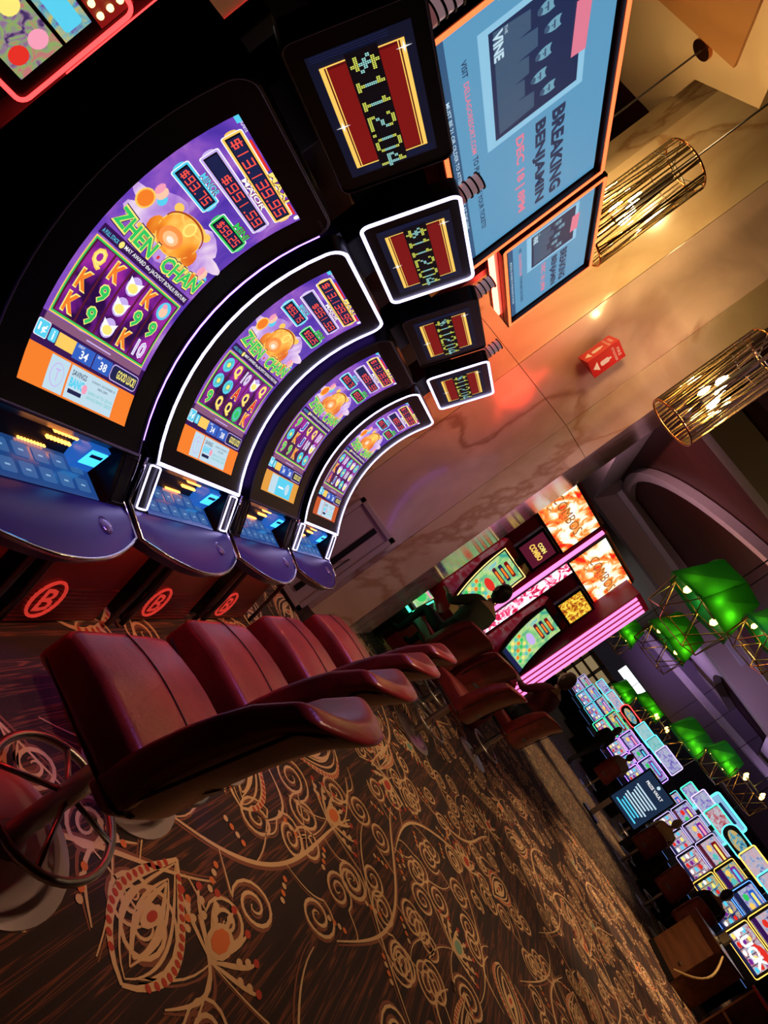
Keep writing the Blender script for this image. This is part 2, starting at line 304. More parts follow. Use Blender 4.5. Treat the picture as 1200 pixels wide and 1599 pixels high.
    o = mb.build('carpet_pattern', None, fl); tag(o, 'woven beige scrolls, feathers and flowers', kind='stuff')
motif_layer()
H = 5.6
cl = MB().box((6, 25, H + .1), (44, 62, .2)).build('ceiling', ceilwood); tag(cl, kind='structure')
tag(MB().box((6, 49.9, 2.8), (44, .2, 5.6)).build('wall_back', purplew), kind='structure')
tag(MB().box((27.9, 22, 2.8), (.2, 56, 5.6)).build('wall_right', purplew), kind='structure')
tag(MB().box((-13.9, 22, 2.8), (.2, 56, 5.6)).build('wall_left', mat('dark_wall', (.05, .03, .03), .7)), kind='structure')
tag(MB().box((6, -5.9, 2.8), (44, .2, 5.6)).build('wall_front', mat('dark_wall', (.05, .03, .03), .7)), kind='structure')
# marble pillar, panel by panel
PL = [(-2.95, 6.3), (-2.58, 5.98), (-1.7, 5.96), (-1.06, 6.0), (-.78, 6.22), (-.78, 7.6), (-2.95, 7.6)]
pil = MB().prism([(x * .985 + (-.025), y + .035) for x, y in PL], 0, H).build('wall_pillar', mat('joint', (.05, .03, .02), .6)); tag(pil, kind='structure')
def slab(p, q, z0, z1, m, th=.04):
    p, q = Vector((*p, 0)), Vector((*q, 0)); d = (q - p); l = d.length; d.normalize(); n = Vector((d.y, -d.x, 0)); c = (p + q) / 2 - n * th / 2
    R = Matrix((d, -n, Vector((0, 0, 1)))).transposed(); mb = MB(); mb.box((c.x, c.y, (z0 + z1) / 2), (l - .004, th, z1 - z0 - .004), R, .002); return mb.build('marble_panel', m, pil)
for a, b, m in ((0, 1, marb2), (1, 2, marb2), (2, 3, marb), (3, 4, marb2), (4, 5, marb)):
    for z0, z1 in ((.0, .12), (.12, 2.72), (2.72, 5.58)): slab(PL[a], PL[b], z0, z1, m if z0 else mat('dark_stone', (.05, .035, .03), .2))
# service hatch in the pillar
ht = thing('access_hatch', 'grey flush access hatch with long black pull slot in the marble pillar', 'hatch', (-1.33, 5.955, .04))
grey = mat('grey_paint', (.36, .31, .33), .4)
mb = MB(); 
for (c, d) in (((0, 0, .02), (.46, .03, .04)), ((0, 0, .98), (.46, .03, .04)), ((-.21, 0, .5), (.04, .03, 1)), ((.21, 0, .5), (.04, .03, 1))): mb.box(c, d)
mb.build('hatch_frame', grey, ht); MB().box((0, .004, .5), (.375, .016, .915), None, .003).build('hatch_leaf', grey, ht)
MB().box((.06, -.006, .5), (.05, .008, .84)).build('pull_slot', blk2, ht); MB().tube([(.13, -.005, .42), (.13, -.035, .42), (.13, -.035, .6), (.13, -.005, .6)], .006).build('pull_handle', gunmetal, ht)
# extinguisher sign
P = onY(940, 557, 5.93); sg = thing('extinguisher_sign', 'red projecting fire extinguisher sign with white pictogram on marble', 'sign', (P.x, 5.93, P.z))
rs = mat('sign_red', (.62, .015, .015), .35); wt = mat('sign_white', (.85, .8, .8), .5)
MB().prism([(-.11, 0), (.11, 0), (0, -.13)], -.15, .15).build('sign_body', rs, sg)
for sd in (-1, 1):
    a = Art(); a.text('FIRE', .05, .25, .13, .275, wt); a.text('EXTINGUISHER', .025, .215, .155, .235, wt); b_ = Art(); b_.rr(.07, .09, .115, .17, .015, wt); b_.rect(.083, .168, .102, .19, wt); c_ = Art(); c_.poly([(.05, .07), (.135, .07), (.0925, .02)], wt)
    d = Vector((.11 * sd * -1, -.13, 0)).normalized(); n = Vector((sd * .13, -.11, 0)).normalized()
    st = Vector((-.11, 0, -.15)) if sd < 0 else Vector((0, -.13, -.15)); dd = Vector((.11, -.13, 0)).normalized() if sd < 0 else Vector((.11, .13, 0)).normalized()
    nn = Vector((-.13, -.11, 0)).normalized() if sd < 0 else Vector((.13, -.11, 0)).normalized()
    for nm_, ar in (('lettering', a), ('extinguisher_mark', b_), ('arrow_mark', c_)): ar.build(nm_, lambda x, y, o: st + dd * x + Vector((0, 0, y)) + nn * (o + .001), sg)
# ceiling pieces
def beam(name, pts, z0, z1, m): tag(MB().prism(pts, z0, z1).build(name, m), kind='structure')
beam('trim_1', [(-13, 4.0), (-2.1, 4.0), (-2.1, 5.6), (-2.75, 5.9), (-3.1, 6.7), (-13, 6.7)], 5.25, 5.58, plasterc)
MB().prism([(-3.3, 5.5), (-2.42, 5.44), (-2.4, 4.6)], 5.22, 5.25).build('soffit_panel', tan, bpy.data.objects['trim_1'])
beam('trim_2', [(-3.4, 11.2), (-1.5, 11.2), (-1.5, 30), (-3.4, 30)], 4.7, 5.58, plaster)
beam('trim_3', [(-1.5, 10.6), (6, 11), (6, 11.35), (-1.5, 11.0)], 5.05, 5.58, plaster)
beam('trim_4', [(-1.5, 20), (14, 22), (14, 22.6), (-1.5, 20.6)], 4.7, 5.58, plaster)
beam('trim_5', [(2.2, 11.3), (2.5, 11.3), (9.5, 30), (9.0, 30)], 4.9, 5.58, plaster)
beam('trim_6', [(9.0, 12), (27, 12), (27, 13), (9.3, 13)], 4.3, 5.58, purplew)
beam('trim_7', [(3, 30), (27, 26), (27, 27), (3, 31)], 3.4, 5.58, purplew)
def bar_px(name, a, b, z, wd, h, m):
    p, q = onZ(*a, z), onZ(*b, z); d = (q - p).normalized(); p -= d * .6; q += d * 3; n = Vector((-d.y, d.x, 0)) * wd / 2
    beam(name, [(v.x, v.y) for v in (p - n, q - n, q + n, p + n)], z, z + h, m)
rail = mat('pale_rail', (.5, .52, .6), .4)
bar_px('trim_10', (985, 800), (1050, 890), 5.1, .12, .14, rail); bar_px('trim_11', (1140, 985), (1198, 1065), 4.9, .12, .14, rail); bar_px('trim_12', (1020, 1010), (1190, 1205), 4.5, .5, .2, plaster)
def arcpiece(name, c, r0, r1, a0, a1, z0, z1, m):
    o = [(c[0] + r1 * math.cos(a0 + (a1 - a0) * i / 24), c[1] + r1 * math.sin(a0 + (a1 - a0) * i / 24)) for i in range(25)]; i_ = [(c[0] + r0 * math.cos(a0 + (a1 - a0) * i / 24), c[1] + r0 * math.sin(a0 + (a1 - a0) * i / 24)) for i in range(25)]
    mb = MB()
    for k in range(24): mb.prism([o[k], o[k + 1], i_[k + 1], i_[k]], z0, z1)
    tag(mb.build(name, m), kind='structure')
arcpiece('trim_8', (4.2, 18.5), 5.3, 5.55, PI * .75, PI * 1.35, 5.4, 5.58, plaster)
arcpiece('trim_9', (9, 26), 4, 5.2, PI * .6, PI * 1.4, 5.3, 5.58, plaster)

# ================================================================== slot machines of the front row
SW, X0 = .51, -1.3
Bp, Tp, SAG = Vector((.10, .90)), Vector((-.10, 1.74)), .11
_c = Tp - Bp; CH = _c.length; NRM = Vector((_c.y, -_c.x)) / CH; RAD = (CH * CH / 4 + SAG * SAG) / (2 * SAG); CEN = (Bp + Tp) / 2 + NRM * (RAD - SAG)
A0 = math.atan2(Bp.y - CEN.y, Bp.x - CEN.x); A1 = math.atan2(Tp.y - CEN.y, Tp.x - CEN.x)
if A0 > 0: A0 -= 2 * PI
if A1 > A0: A1 -= 2 * PI
SH = RAD * abs(A1 - A0)
def S(x, y, off=0):       # metres on the curved screen -> machine space
    a = A0 + (A1 - A0) * (y / SH); r = RAD - off; return Vector((CEN.x + r * math.cos(a), x - SW / 2, CEN.y + r * math.sin(a)))
def reel_art(a, rows):
    x0, x1, y0, y1 = .035, .475, .205, .415
    a.rect(x0 - .012, y0 - .012, x1 + .012, y1 + .012, sGold, 2); a.rect(x0 - .008, y0 - .008, x1 + .008, y1 + .008, sGr, 3); a.rect(x0 - .003, y0 - .003, x1 + .003, y1 + .003, sMar, 4)
    for c in range(5):
        xa = x0 + (x1 - x0) * c / 5; a.rect(xa + .004, y0, xa + .084, y1, sReel, 5)
        for r in range(3):
            s = rows[r][c]; xc = xa + .044; yc = y1 - (r + .5) * (y1 - y0) / 3; hw, hh = .027, .027
            if s == '9': a.text('9', xc - .023, yc - .03, xc + .023, yc + .03, sYel, 6, .06); a.text('9', xc - .019, yc - .026, xc + .019, yc + .026, sGr, 7, .03)
            elif s == 'T': a.text('10', xc - .028, yc - .028, xc + .028, yc + .028, sW, 6, .05); a.text('10', xc - .025, yc - .025, xc + .025, yc + .025, sLil, 7, .0)
            elif s in 'KA': a.text(s, xc - .027, yc - .03, xc + .027, yc + .03, sYel, 6, .07); a.text(s, xc - .023, yc - .026, xc + .023, yc + .026, sOr if s == 'K' else sRed, 7, .035)
            elif s in 'QJ': a.text(s, xc - .026, yc - .03, xc + .026, yc + .03, sGold if s == 'Q' else sW, 6, .06); a.text(s, xc - .021, yc - .025, xc + .021, yc + .025, sYel if s == 'Q' else sBl, 7, .03)
            elif s == 'I': a.ell(xc, yc, .032, .03, sLil, 6); a.poly([(xc - .034, yc + .022), (xc - .024, yc - .016), (xc, yc - .026), (xc + .024, yc - .016), (xc + .034, yc + .022), (xc, yc + .008)], sW, 7); a.ell(xc, yc - .006, .022, .014, sYel, 8)
            elif s == 'B': a.ell(xc, yc, .034, .03, sCy, 6); a.poly([(xc + .03 * math.cos(t * PI / 4 + .4) * (1 if t % 2 else .6), yc + .028 * math.sin(t * PI / 4 + .4) * (1 if t % 2 else .6)) for t in range(8)], sTeal, 7); a.ell(xc, yc, .012, .01, sYel, 8)
            elif s == 'F': a.ell(xc, yc, .032, .03, sCy, 6); a.ell(xc, yc - .004, .02, .018, sSkin, 7); a.ell(xc - .008, yc + .014, .012, .008, sPink, 8)
            else: a.ell(xc, yc, .034, .034, sGr, 6); a.ell(xc, yc, .026, .026, sTeal, 7); a.ell(xc, yc, .016, .016, sGr, 8)
DIG = {'0': 'abcdef', '1': 'bc', '2': 'abged', '3': 'abgcd', '4': 'fgbc', '5': 'afgcd', '6': 'afgedc', '7': 'abc', '8': 'abcdefg', '9': 'abcdfg'}
def seg(a, s, x0, y0, x1, y1, m, ly):
    n = sum(.4 if c == '.' else 1 for c in s); w_ = (x1 - x0) / n; x = x0; h = y1 - y0; t = h * .13
    for c in s:
        if c == '.': a.rect(x + w_ * .1, y0, x + w_ * .3, y0 + t * 1.2, m, ly); x += .4 * w_; continue
        if c == '1': a.rect(x + w_ * .42, y0, x + w_ * .42 + t, y1, m, ly); x += w_; continue
        l, r, mid = x + w_ * .1, x + w_ * .86, (y0 + y1) / 2
        if c == '$':
            for k in 'afgcd': a.rect(*{'a': (l, y1 - t * 2, r, y1 - t), 'f': (l, mid, l + t, y1 - t), 'g': (l, mid - t / 2, r, mid + t / 2), 'c': (r - t, y0 + t, r, mid), 'd': (l, y0 + t, r, y0 + t * 2)}[k], m, ly)
            a.rect((l + r) / 2 - t / 2, y0, (l + r) / 2 + t / 2, y1, m, ly); x += w_; continue
        for k in DIG[c]: a.rect(*{'a': (l, y1 - t, r, y1), 'b': (r - t, mid, r, y1), 'c': (r - t, y0, r, mid), 'd': (l, y0, r, y0 + t), 'e': (l, y0, l + t, mid), 'f': (l, mid, l + t, y1), 'g': (l, mid - t / 2, r, mid + t / 2)}[k], m, ly)
        x += w_
def jackpot(a, x0, y0, x1, y1, val, name, fr, nm, nx, vx=None):
    a.rr(x0, y0, x1, y1, .008, sW, 2); a.rr(x0 + .003, y0 + .003, x1 - .003, y1 - .003, .007, fr, 3); a.rect(x0 + .01, y0 + .009, x1 - .01, y1 - .009, sBlk, 4)
    for xx in (x0, x1): a.ell(xx, (y0 + y1) / 2, .009, .018, fr, 2)
    a.rect(x0 + .016, y0 + .012, x1 - .016, y1 - .012, sNavy, 5); seg(a, val, (vx or (x0 + .02)), y0 + .015, x1 - .02, y1 - .015, sLed, 6)
    a.text(name, nx[0], y1 - .004, nx[1], y1 + .02, sDkr, 7, .06); a.text(name, nx[0], y1 - .002, nx[1], y1 + .018, nm, 8, .02)
def game_art(rows, promo, rng):
    a = Art(.03); a.rect(0, 0, SW, SH, sBg, 1)
    # promotional strip
    p = [sOr, scr('amber', (.8, .35, .05)), scr('rust', (.6, .1, .02))][promo]
    a.rect(0, 0, SW, .105, p, 2)
    if promo == 1: a.rect(.1, .006, .19, .1, sPale, 3); a.rect(.19, .006, .42, .1, sCy, 3); a.rect(.22, .045, .3, .055, sW, 4); a.ell(.35, .053, .03, .03, sPale, 4)
    else:
        a.rect(.1, .006, .18, .1, sPale, 3); a.ell(.14, .053, .028, .034, sLil, 4); a.ell(.14, .053, .025, .031, sPale, 5); a.text('T', .13, .035, .15, .07, sLil, 6); a.rect(.188, .006, .42, .1, sPale, 3)
        a.text('SAVINGS', .198, .073, .265, .089, sNavy, 4, .01); a.text('BANC', .198, .04, .262, .068, sCy, 4, .05); a.rect(.2, .022, .262, .034, sNavy, 4); a.ell(.268, .05, .012, .014, sPink, 5)
        a.text('SUNDAY, NOVEMBER 27', .29, .078, .41, .086, sNavy, 4); a.text('9AM-10PM', .325, .065, .375, .073, sNavy, 4); a.text('EARN UP TO 250 IN', .29, .043, .41, .053, sTeal, 4); a.text('SAVINGS BANC CREDIT', .285, .028, .415, .038, sTeal, 4)
    # credit bar
    a.rect(0, .105, SW, .19, sPur2, 2); a.rect(.02, .168, .49, .19, scr('plum', (.25, .1, .2)), 3); a.rect(.2, .176, .32, .18, sLil, 4)
    a.rr(.005, .122, .055, .168, .006, sW, 3); a.rr(.007, .124, .053, .166, .006, sCy, 4); a.text('1¢', .014, .132, .046, .158, sW, 5, .03); a.rr(.06, .125, .09, .16, .005, sCy, 4); a.text('i', .072, .13, .078, .155, sW, 5, .02)
    a.rect(.094, .122, .17, .16, sGold, 3); a.rect(.17, .115, .26, .16, sBl, 3); a.rect(.265, .115, .35, .16, sBl, 3); a.text('CREDIT', .18, .15, .21, .157, sW, 4); a.text('BET', .275, .15, .295, .157, sW, 4)
    a.text('34', .2, .122, .235, .147, sW, 4, .02); a.text('38', .295, .122, .33, .147, sW, 4, .02); a.rr(.352, .112, .5, .162, .014, sLil, 3); a.rr(.355, .115, .497, .159, .013, sNavy, 4); a.text('GOOD LUCK!', .385, .124, .488, .152, sYel, 5, .03)
    reel_art(a, rows)
    a.rect(.02, .432, .495, .462, sPur2, 3); a.text('MAY AWARD the JACKPOT BONUS FEATURE', .13, .439, .485, .455, sW, 5, .01); a.text('A FULL STACK', .028, .44, .1, .452, sCy, 5, .01); a.ell(.115, .447, .01, .01, sYel, 5)
    # artwork: glowing halo, coins, round gold pot with lid and coin
    a.poly([(.255 + (.24 + .03 * math.sin(9 * q)) * math.cos(q), .57 + (.075 + .02 * math.sin(7 * q)) * math.sin(q)) for q in [2 * PI * k / 48 for k in range(48)]], sHalo, 2)
    for k in range(46): t = rng.uniform(-1, 1); a.ell(.255 + t * .17, .515 + rng.uniform(-.01, .03) * (1 - abs(t)), .012, .008, sYel if k % 2 else sGold, 4, 8)
    a.ell(.255, .575, .1, .066, sGold, 5, 24); a.ell(.255, .574, .096, .062, sPot, 6, 24); a.ell(.235, .556, .055, .032, scr('flare', (1, .3, .06)), 7, 16); a.ell(.236, .553, .036, .02, scr('flare1', (1, .55, .25)), 8, 14); a.ell(.238, .55, .018, .009, scr('flare2', (1, .9, .75)), 9, 14)
    dk = scr('pot_line', (.4, .06, .01)); a.poly([(.255 + .1 * math.cos(q), .592 + .05 * math.sin(q)) for q in [PI * k / 20 for k in range(21)]] + [(.255 + .094 * math.cos(q), .592 + .044 * math.sin(q)) for q in [PI * (20 - k) / 20 for k in range(21)]], dk, 9)
    a.ell(.27, .625, .075, .02, sGold, 7, 18); a.ell(.27, .628, .068, .015, sPot, 8, 18); a.ell(.265, .61, .026, .024, sYel, 9, 14); a.ell(.265, .61, .019, .017, sGold, 10, 14)
    for sgn in (-1, 1): a.ell(.255 + sgn * .1, .55, .03, .03, sPot, 5, 12); a.ell(.255 + sgn * .085, .63, .02, .014, sGold, 6, 10); a.ell(.255 + sgn * .09, .515, .035, .012, sGold, 6, 10)
    # plain coloured blooms at both sides
    for (bx, by, m1) in ((.06, .58, sOr), (.43, .505, sOr)):
        a.ell(bx, by, .034, .03, sGold, 5, 14); a.ell(bx, by, .028, .024, m1, 6, 14); a.ell(bx + .028, by + .04, .02, .02, sSkin, 5, 12); a.ell(bx + .01, by + .045, .014, .018, sPink, 6, 10); a.ell(bx + .048, by + .028, .018, .016, sCy, 4, 10)
    # title on a shallow arch
    arch = lambda x, y: (x, y + .018 * ((x - .255) / .25) ** 2)
    for (tx, xa, xb) in (('ZHEN', .02, .23), ('CHAN', .275, .49)):
        a.text(tx, xa, .46, xb, .524, sPur2, 9, .09, arch); a.text(tx, xa + .002, .463, xb - .002, .521, sYel, 10, .065, arch); a.text(tx, xa + .006, .468, xb - .006, .516, sGr, 11, .03, arch)
    a.ell(.252, .49, .006, .006, sRed, 11, 10)
    jackpot(a, .05, .67, .25, .728, '$93.75', 'MINOR', sCy, sCy, (.12, .22)); jackpot(a, .3, .66, .48, .718, '$59.25', 'MINI', sGr, sGr, (.37, .46)); jackpot(a, .07, .75, .46, .81, '$951.59', 'MAJOR', sLil, sW, (.22, .38), .17); jackpot(a, .05, .825, .47, .888, '$13,139.95'.replace(',', '.'), 'MAXI', sGold, sYel, (.25, .4))
    a.rect(.1, .888, .24, .896, sRed, 4); a.rect(.41, .888, .47, .896, sRed, 4); a.text('IGNITE', .03, .892, .07, .902, sW, 4); a.rect(0, .885, .03, SH, sCy, 3); a.ell(.49, .893, .01, .01, sW, 4)
    return a
BW = .75
TB, TT = Vector((-.12, 1.90)), Vector((.01, 2.25)); TW, TH = .65, (TT - TB).length
def TP(x, y, off=0):      # topper plane
    d = (TT - TB).normalized(); n = Vector((d.y, -d.x)); p = TB + d * y + n * off; return Vector((p.x, x - TW / 2, p.y))
def topper_art():
    a = Art(); x0, y0, x1, y1 = .07, .05, .58, .325; a.rect(x0, y0, x1, y1, scr('midnight', (.004, .006, .02)), 1)
    for k in range(3): a.rect(x0 + .005 + .008 * k, y0 + .01, x0 + .007 + .008 * k, y1 - .06, sNavy, 2); a.rect(x1 - .03 + .008 * k, y0 + .05, x1 - .028 + .008 * k, y1 - .01, sNavy, 2)
    fx0, fx1, fy0, fy1 = .115, .54, .075, .3
    a.rect(fx0, fy0, fx1, fy1, scr('oxblood', (.1, .003, .004)), 3)
    for (b0, b1) in ((fy0 + .02, fy0 + .075), (fy1 - .075, fy1 - .02)): a.rect(fx0 + .015, b0, fx1 - .01, b1, scr('crimson', (.2, .006, .005)), 4)
    for yy, hh in ((fy0, .012), (fy0 + .016, .003), (fy1 - .012, .012), (fy1 - .019, .003)): a.rect(fx0, yy, fx1, yy + hh, sGold, 5)
    for xx in (fx0, fx1 - .005): a.rect(xx, fy0, xx + .005, fy0 + .075, sGold, 5); a.rect(xx, fy1 - .075, xx + .005, fy1, sGold, 5)
    a.rect(x0 + .03, .145, x1 - .02, .232, sBlk, 6)
    for (gx, gy) in ((fx0 + .03, fy1 - .005), (fx0 + .23, fy0 + .006)):
        a.poly([(gx + (.022 if k % 2 == 0 else .004) * math.cos(k * PI / 4), gy + (.022 if k % 2 == 0 else .004) * math.sin(k * PI / 4)) for k in range(8)], sW, 7)
    x = .125; pt = .0112
    d1, d2 = scr('dot_yellow', (.75, .8, .12)), scr('dot_teal', (.35, .75, .72))
    for ch in '$112.04':
        rows = DOT[ch].split(); wd = len(rows[0])
        for r, row in enumerate(rows):
            for c, v in enumerate(row):
                if v == '1':
                    for q in ((0, 0), (0, 1), (1, 0), (1, 1)):
                        a.ell(x + c * pt * 1.1 + q[0] * pt * .55 - .003, .226 - r * pt - q[1] * pt * .5, .0027, .0027, d2 if 1 < r < 5 else d1, 7, 6)
        x += (wd + 1) * pt * 1.12
    return a
def loft(path, thick, w, name, m, parent): pass
LAB = ['curved-screen slot machine with unlit grey edge at the open end of the row', 'curved-screen slot machine with glowing white edge, second from the open end', 'curved-screen slot machine with unlit edge, between two with glowing white edges', 'curved-screen slot machine with glowing white edge, next to the marble pillar']
REELS = [('QKIKF', 'K9I99', 'K9IKT'), ('BQTIQ', 'BBAQA', '9QQGK'), ('9JQQT', 'BKJTI', '99KBB'), ('BTBIB', 'KIBTI', 'AJIBI')]
blue_led = mat('led_blue', (.02, .05, .2), .4, emit=2.2, ecol=(.1, .3, 1)); violet = mat('led_violet', (.1, .05, .3), .4, emit=9, ecol=(.24, .1, 1))
deckm = mat('deck_plastic', (.02, .012, .17), .3); orange_dot = mat('led_amber', (.5, .1, .01), .4, emit=5, ecol=(1, .32, .05)); grille = mat('belly_red', (.12, .012, .012), .3); logo_red = mat('logo_red', (.35, .02, .02), .4, emit=.5, ecol=(1, .06, .04))
note = mat('led_note', (.05, .3, .6), .3, emit=1.8, ecol=(.05, .5, 1))
def band(fnin, loops, mb): pass
def make_machine(i):
    yc = 1.83 + .86 * i; lit = i % 2 == 1; led = led_w if lit else led_off
    t = thing('slot_machine', LAB[i], 'slot machine', (X0, yc, 0), 0, 'curved slot machines in the front row')
    # cabinet body behind the screen
    prof = [(-.42, .5), (.0, .5), (.1, .72), (.06, .86), (.04, .9)] + [(S(0, SH * k / 8, -.05).x, S(0, SH * k / 8, -.05).z) for k in range(9)] + [(-.14, 1.84), (-.42, 1.84)]
    MB().prism(prof, -BW / 2 + .03, BW / 2 - .03, 'y').build('cabinet', blk2, t)
    # bezel: curved plate with rounded upper corners and a hole for the display
    def bz(x, y, off=0): return S(x + SW / 2, y, off)
    yb, yt = -.075, SH + .085; hw = BW / 2; r = .07
    def outline(inset, n=14):
        h2 = hw - inset; pts = []
        for k in range(n + 1): pts.append((h2, yb + inset + (yt - r - yb - inset) * k / n))
        for k in range(1, 6): a = PI / 2 * k / 6; pts.append((h2 - (r - inset) + (r - inset) * math.cos(a), yt - r + (r - inset) * math.sin(a)))
        pts.append((h2 - (r - inset), yt - inset)); left = [(-x, y) for x, y in reversed(pts)]; return pts + left
    out = outline(0); mb = MB(); yb_, yt_ = yb, yt
    # front skin as strips between hole and outline
    def strip(xa, xb, y0, y1, n=20): mb.grid(lambda u, v: bz(xa + (xb - xa) * u, y0 + (y1 - y0) * v, .004), 1, n)
    strip(-hw, -SW / 2, yb, yt - r); strip(SW / 2, hw, yb, yt - r); strip(-SW / 2, SW / 2, yb, 0, 3); strip(-SW / 2, SW / 2, SH, yt - r, 2)
    top = [p for p in out if p[1] >= yt - r - 1e-6]; mb.add([bz(x, y, .004) for x, y in top], [tuple(range(len(top)))])
    n = len(out); mb.add([bz(x, y, .004) for x, y in out] + [bz(x, y, -.06) for x, y in out], [(k, (k + 1) % n, n + (k + 1) % n, n + k) for k in range(n)])
    mb.build('bezel', blk, t, 2)
    hole = [(-SW / 2, 0), (SW / 2, 0), (SW / 2, SH), (-SW / 2, SH)]
    MB().tube([bz(x * .992, y, .004) for x, y in outline(.006)] , .0075 if lit else .005, 6, True).build('edge_light', led, t, True)
    MB().grid(lambda u, v: S(u * SW, v * SH, -.001), 1, 24).build('display_panel', blk, t)
    game_art(REELS[i], (0, 0, 1, 2)[i], random.Random(3)).build('display', lambda x, y, o: S(x, y, o), t)
    an = Art(); 
    an.text('A 09 08/1062', SW + .035, SH + .045, SW + .1, SH + .056, mat('print_grey', (.2, .18, .18), .5), 1); an.build('serial_print', lambda x, y, o: S(x, y, o + .0055), t)
    if lit:   # violet wash strip along both cabinet flanks
        for sd in (-1, 1): MB().tube([bz(sd * (hw - .004), yb + (yt - r - yb) * k / 14, -.07) for k in range(15)], .009, 6).build('flank_light', violet, t, True)
    # console
    hw2 = .41
    def edge(u, z): x = .36 + .12 * (1 - (2 * u - 1) ** 2); return Vector((x, (u - .5) * 2 * hw2, z))
    mb = MB(); N = 18; k9 = 2 * hw2 * .97
    mb.grid(lambda u, v: edge(u, .675) * (1 - v) + Vector((.25, (u - .5) * k9, .70)) * v + Vector((0, 0, .01 * math.sin(PI * v))), N, 6)
    mb.grid(lambda u, v: edge(u, .675 - .045 * v) - Vector((.02 * v, 0, 0)), N, 2)
    mb.grid(lambda u, v: (edge(u, .63) - Vector((.02, 0, 0))) * (1 - v) + Vector((.08, (u - .5) * k9, .54)) * v, N, 3)
    for u in (0, 1): e = edge(u, .675); e2 = edge(u, .63) - Vector((.02, 0, 0)); y_ = (u - .5) * k9; mb.add([e, e2, (.08, y_, .54), (.08, y_, .70), (.25, y_, .70)], [(0, 1, 2, 3, 4)])
    con = mb.build('console', deckm, t, 2)
    path = [Vector((.13, -hw2 * .985, .845)), Vector((.17, -hw2 * .99, .79)), Vector((.22, -hw2 * .99, .71))] + [edge(k / N, .68) + Vector((.003, 0, 0)) for k in range(N + 1)] + [Vector((.22, hw2 * .99, .71)), Vector((.17, hw2 * .99, .79)), Vector((.13, hw2 * .985, .845))]
    MB().tube(path, .008, 6).build('chrome_trim', chrome, t, True)
    MB().add([(.10, -.3, .695), (.10, .3, .695), (.07, .3, .86), (.07, -.3, .86)], [(0, 1, 2, 3)]).build('console_face', blk, t)
    for sd in (-1, 1):
        ck = MB().prism([(.06, .69), (.255, .69), (.235, .72), (.185, .78), (.135, .85), (.06, .86)], sd * .3, sd * hw2 * .97, 'y').build('speaker_cheek', blk, t)
        cv = lambda v: Vector((.248 - .105 * v, 0, .70 + .14 * v + .008 * math.sin(v * PI)))
        pts = [cv(v) + Vector((.004, sd * .35 + u, .003)) for u, v in rrect(.07, .9, .02, 3, (0, .5))]
        MB().tube(pts, .0035, 5, True).build('cheek_light', led if lit else blk2, ck)
    bp = MB().grid(lambda u, v: Vector((.25 - .15 * v, -.29 + .55 * u, .703 + .02 * v)), 4, 1).build('button_panel', mat('button_glass', (.01, .04, .12), .2, emit=.3, ecol=(.03, .16, .6)), t)
    a = Art()
    for r_ in range(2):
        for c_ in range(6): a.rr(.03 + c_ * .085, .02 + r_ * .065, .095 + c_ * .085, .068 + r_ * .065, .008, scr('button_blue', (.05, .22, .62), .5), 1); a.rect(.052 + c_ * .085, .04 + r_ * .065, .073 + c_ * .085, .046 + r_ * .065, scr('button_mark', (.35, .6, .9), .7), 2)
    a.build('button_print', lambda x, y, o: Vector((.25 - y, -.29 + x, .7045 + .02 * y / .15 + o)), bp)
    MB().lathe([(.034, 0), (.036, .006), (.028, .012), (.01, .014)], 16, (0, 0, 0)).build('spin_button', mat('spin_glass', (.2, .15, .35), .15, .6), t, True, (.345, .22, .69))
    vb = MB().box((.115, .215, .765), (.06, .1, .1), None, .006).build('bill_acceptor', mat('acceptor_blue', (.01, .06, .2), .3, emit=.5, ecol=(.02, .2, .9)), t)
    MB().box((.1465, .215, .775), (.003, .085, .06)).build('bill_glow', note, vb); MB().box((.149, .215, .785), (.003, .06, .012)).build('bill_slot', mat('slot_dark', (.01, .06, .2), .4), vb)
    for z in (.79, .76):
        mb = MB()
        for k in range(7): mb.box((.095, .045 + k * .017, z), (.012, .009, .008))
        tag(mb.build('reader_light_row', orange_dot, t), kind='stuff')
    mb = MB()
    for k in range(9): mb.box((.1, -.05 + k * .014, .728), (.012, .007, .005))
    tag(mb.build('player_lights', orange_dot, t), kind='stuff')
    # pedestal, belly panel with ringed emblem
    MB().box((-.17, 0, .28), (.5, .74, .56), None, .01).build('pedestal', blk2, t)
    bx_ = lambda z: .24 - .22 * z
    bl = MB().grid(lambda u, v: Vector((bx_(.01 + .47 * v), -.31 + .62 * u, .01 + .47 * v)), 4, 8).build('belly_panel', grille, t, True)
    mb = MB()
    for k in range(9): mb.tube([(bx_(.02 + k * .02), -.3, .02 + k * .02), (bx_(.02 + k * .02), .3, .02 + k * .02)], .005, 5)
    mb.build('grille_bars', grille, bl)
    mb = MB(); mb.tube([(bx_(.13 + .085 * math.sin(q)) + .008, -.15 + .085 * math.cos(q), .13 + .085 * math.sin(q)) for q in [2 * PI * k / 28 for k in range(28)]], .007, 6, True); vs, fs = text2d('B', .02); mb.add([(bx_(.075 + .11 * y) + .012, -.195 + .09 * x, .075 + .11 * y) for x, y in vs], fs); mb.build('ring_emblem', logo_red, bl)
    for sd in (-1, 1): MB().tube([(.2, sd * .385, .58), (.19, sd * .38, .42), (.24, sd * .37, .2), (.27, sd * .37, .02)], .014, 8).build('side_rail', gunmetal, t, True)
    MB().box((.27, 0, .585), (.02, .6, .012)).build('under_light', mat('led_red_wash', (.5, .02, .02), .4, emit=22, ecol=(1, .03, .025)), t); MB().box((.14, 0, .02), (.1, .74, .04)).build('kick_plate', blk2, t)
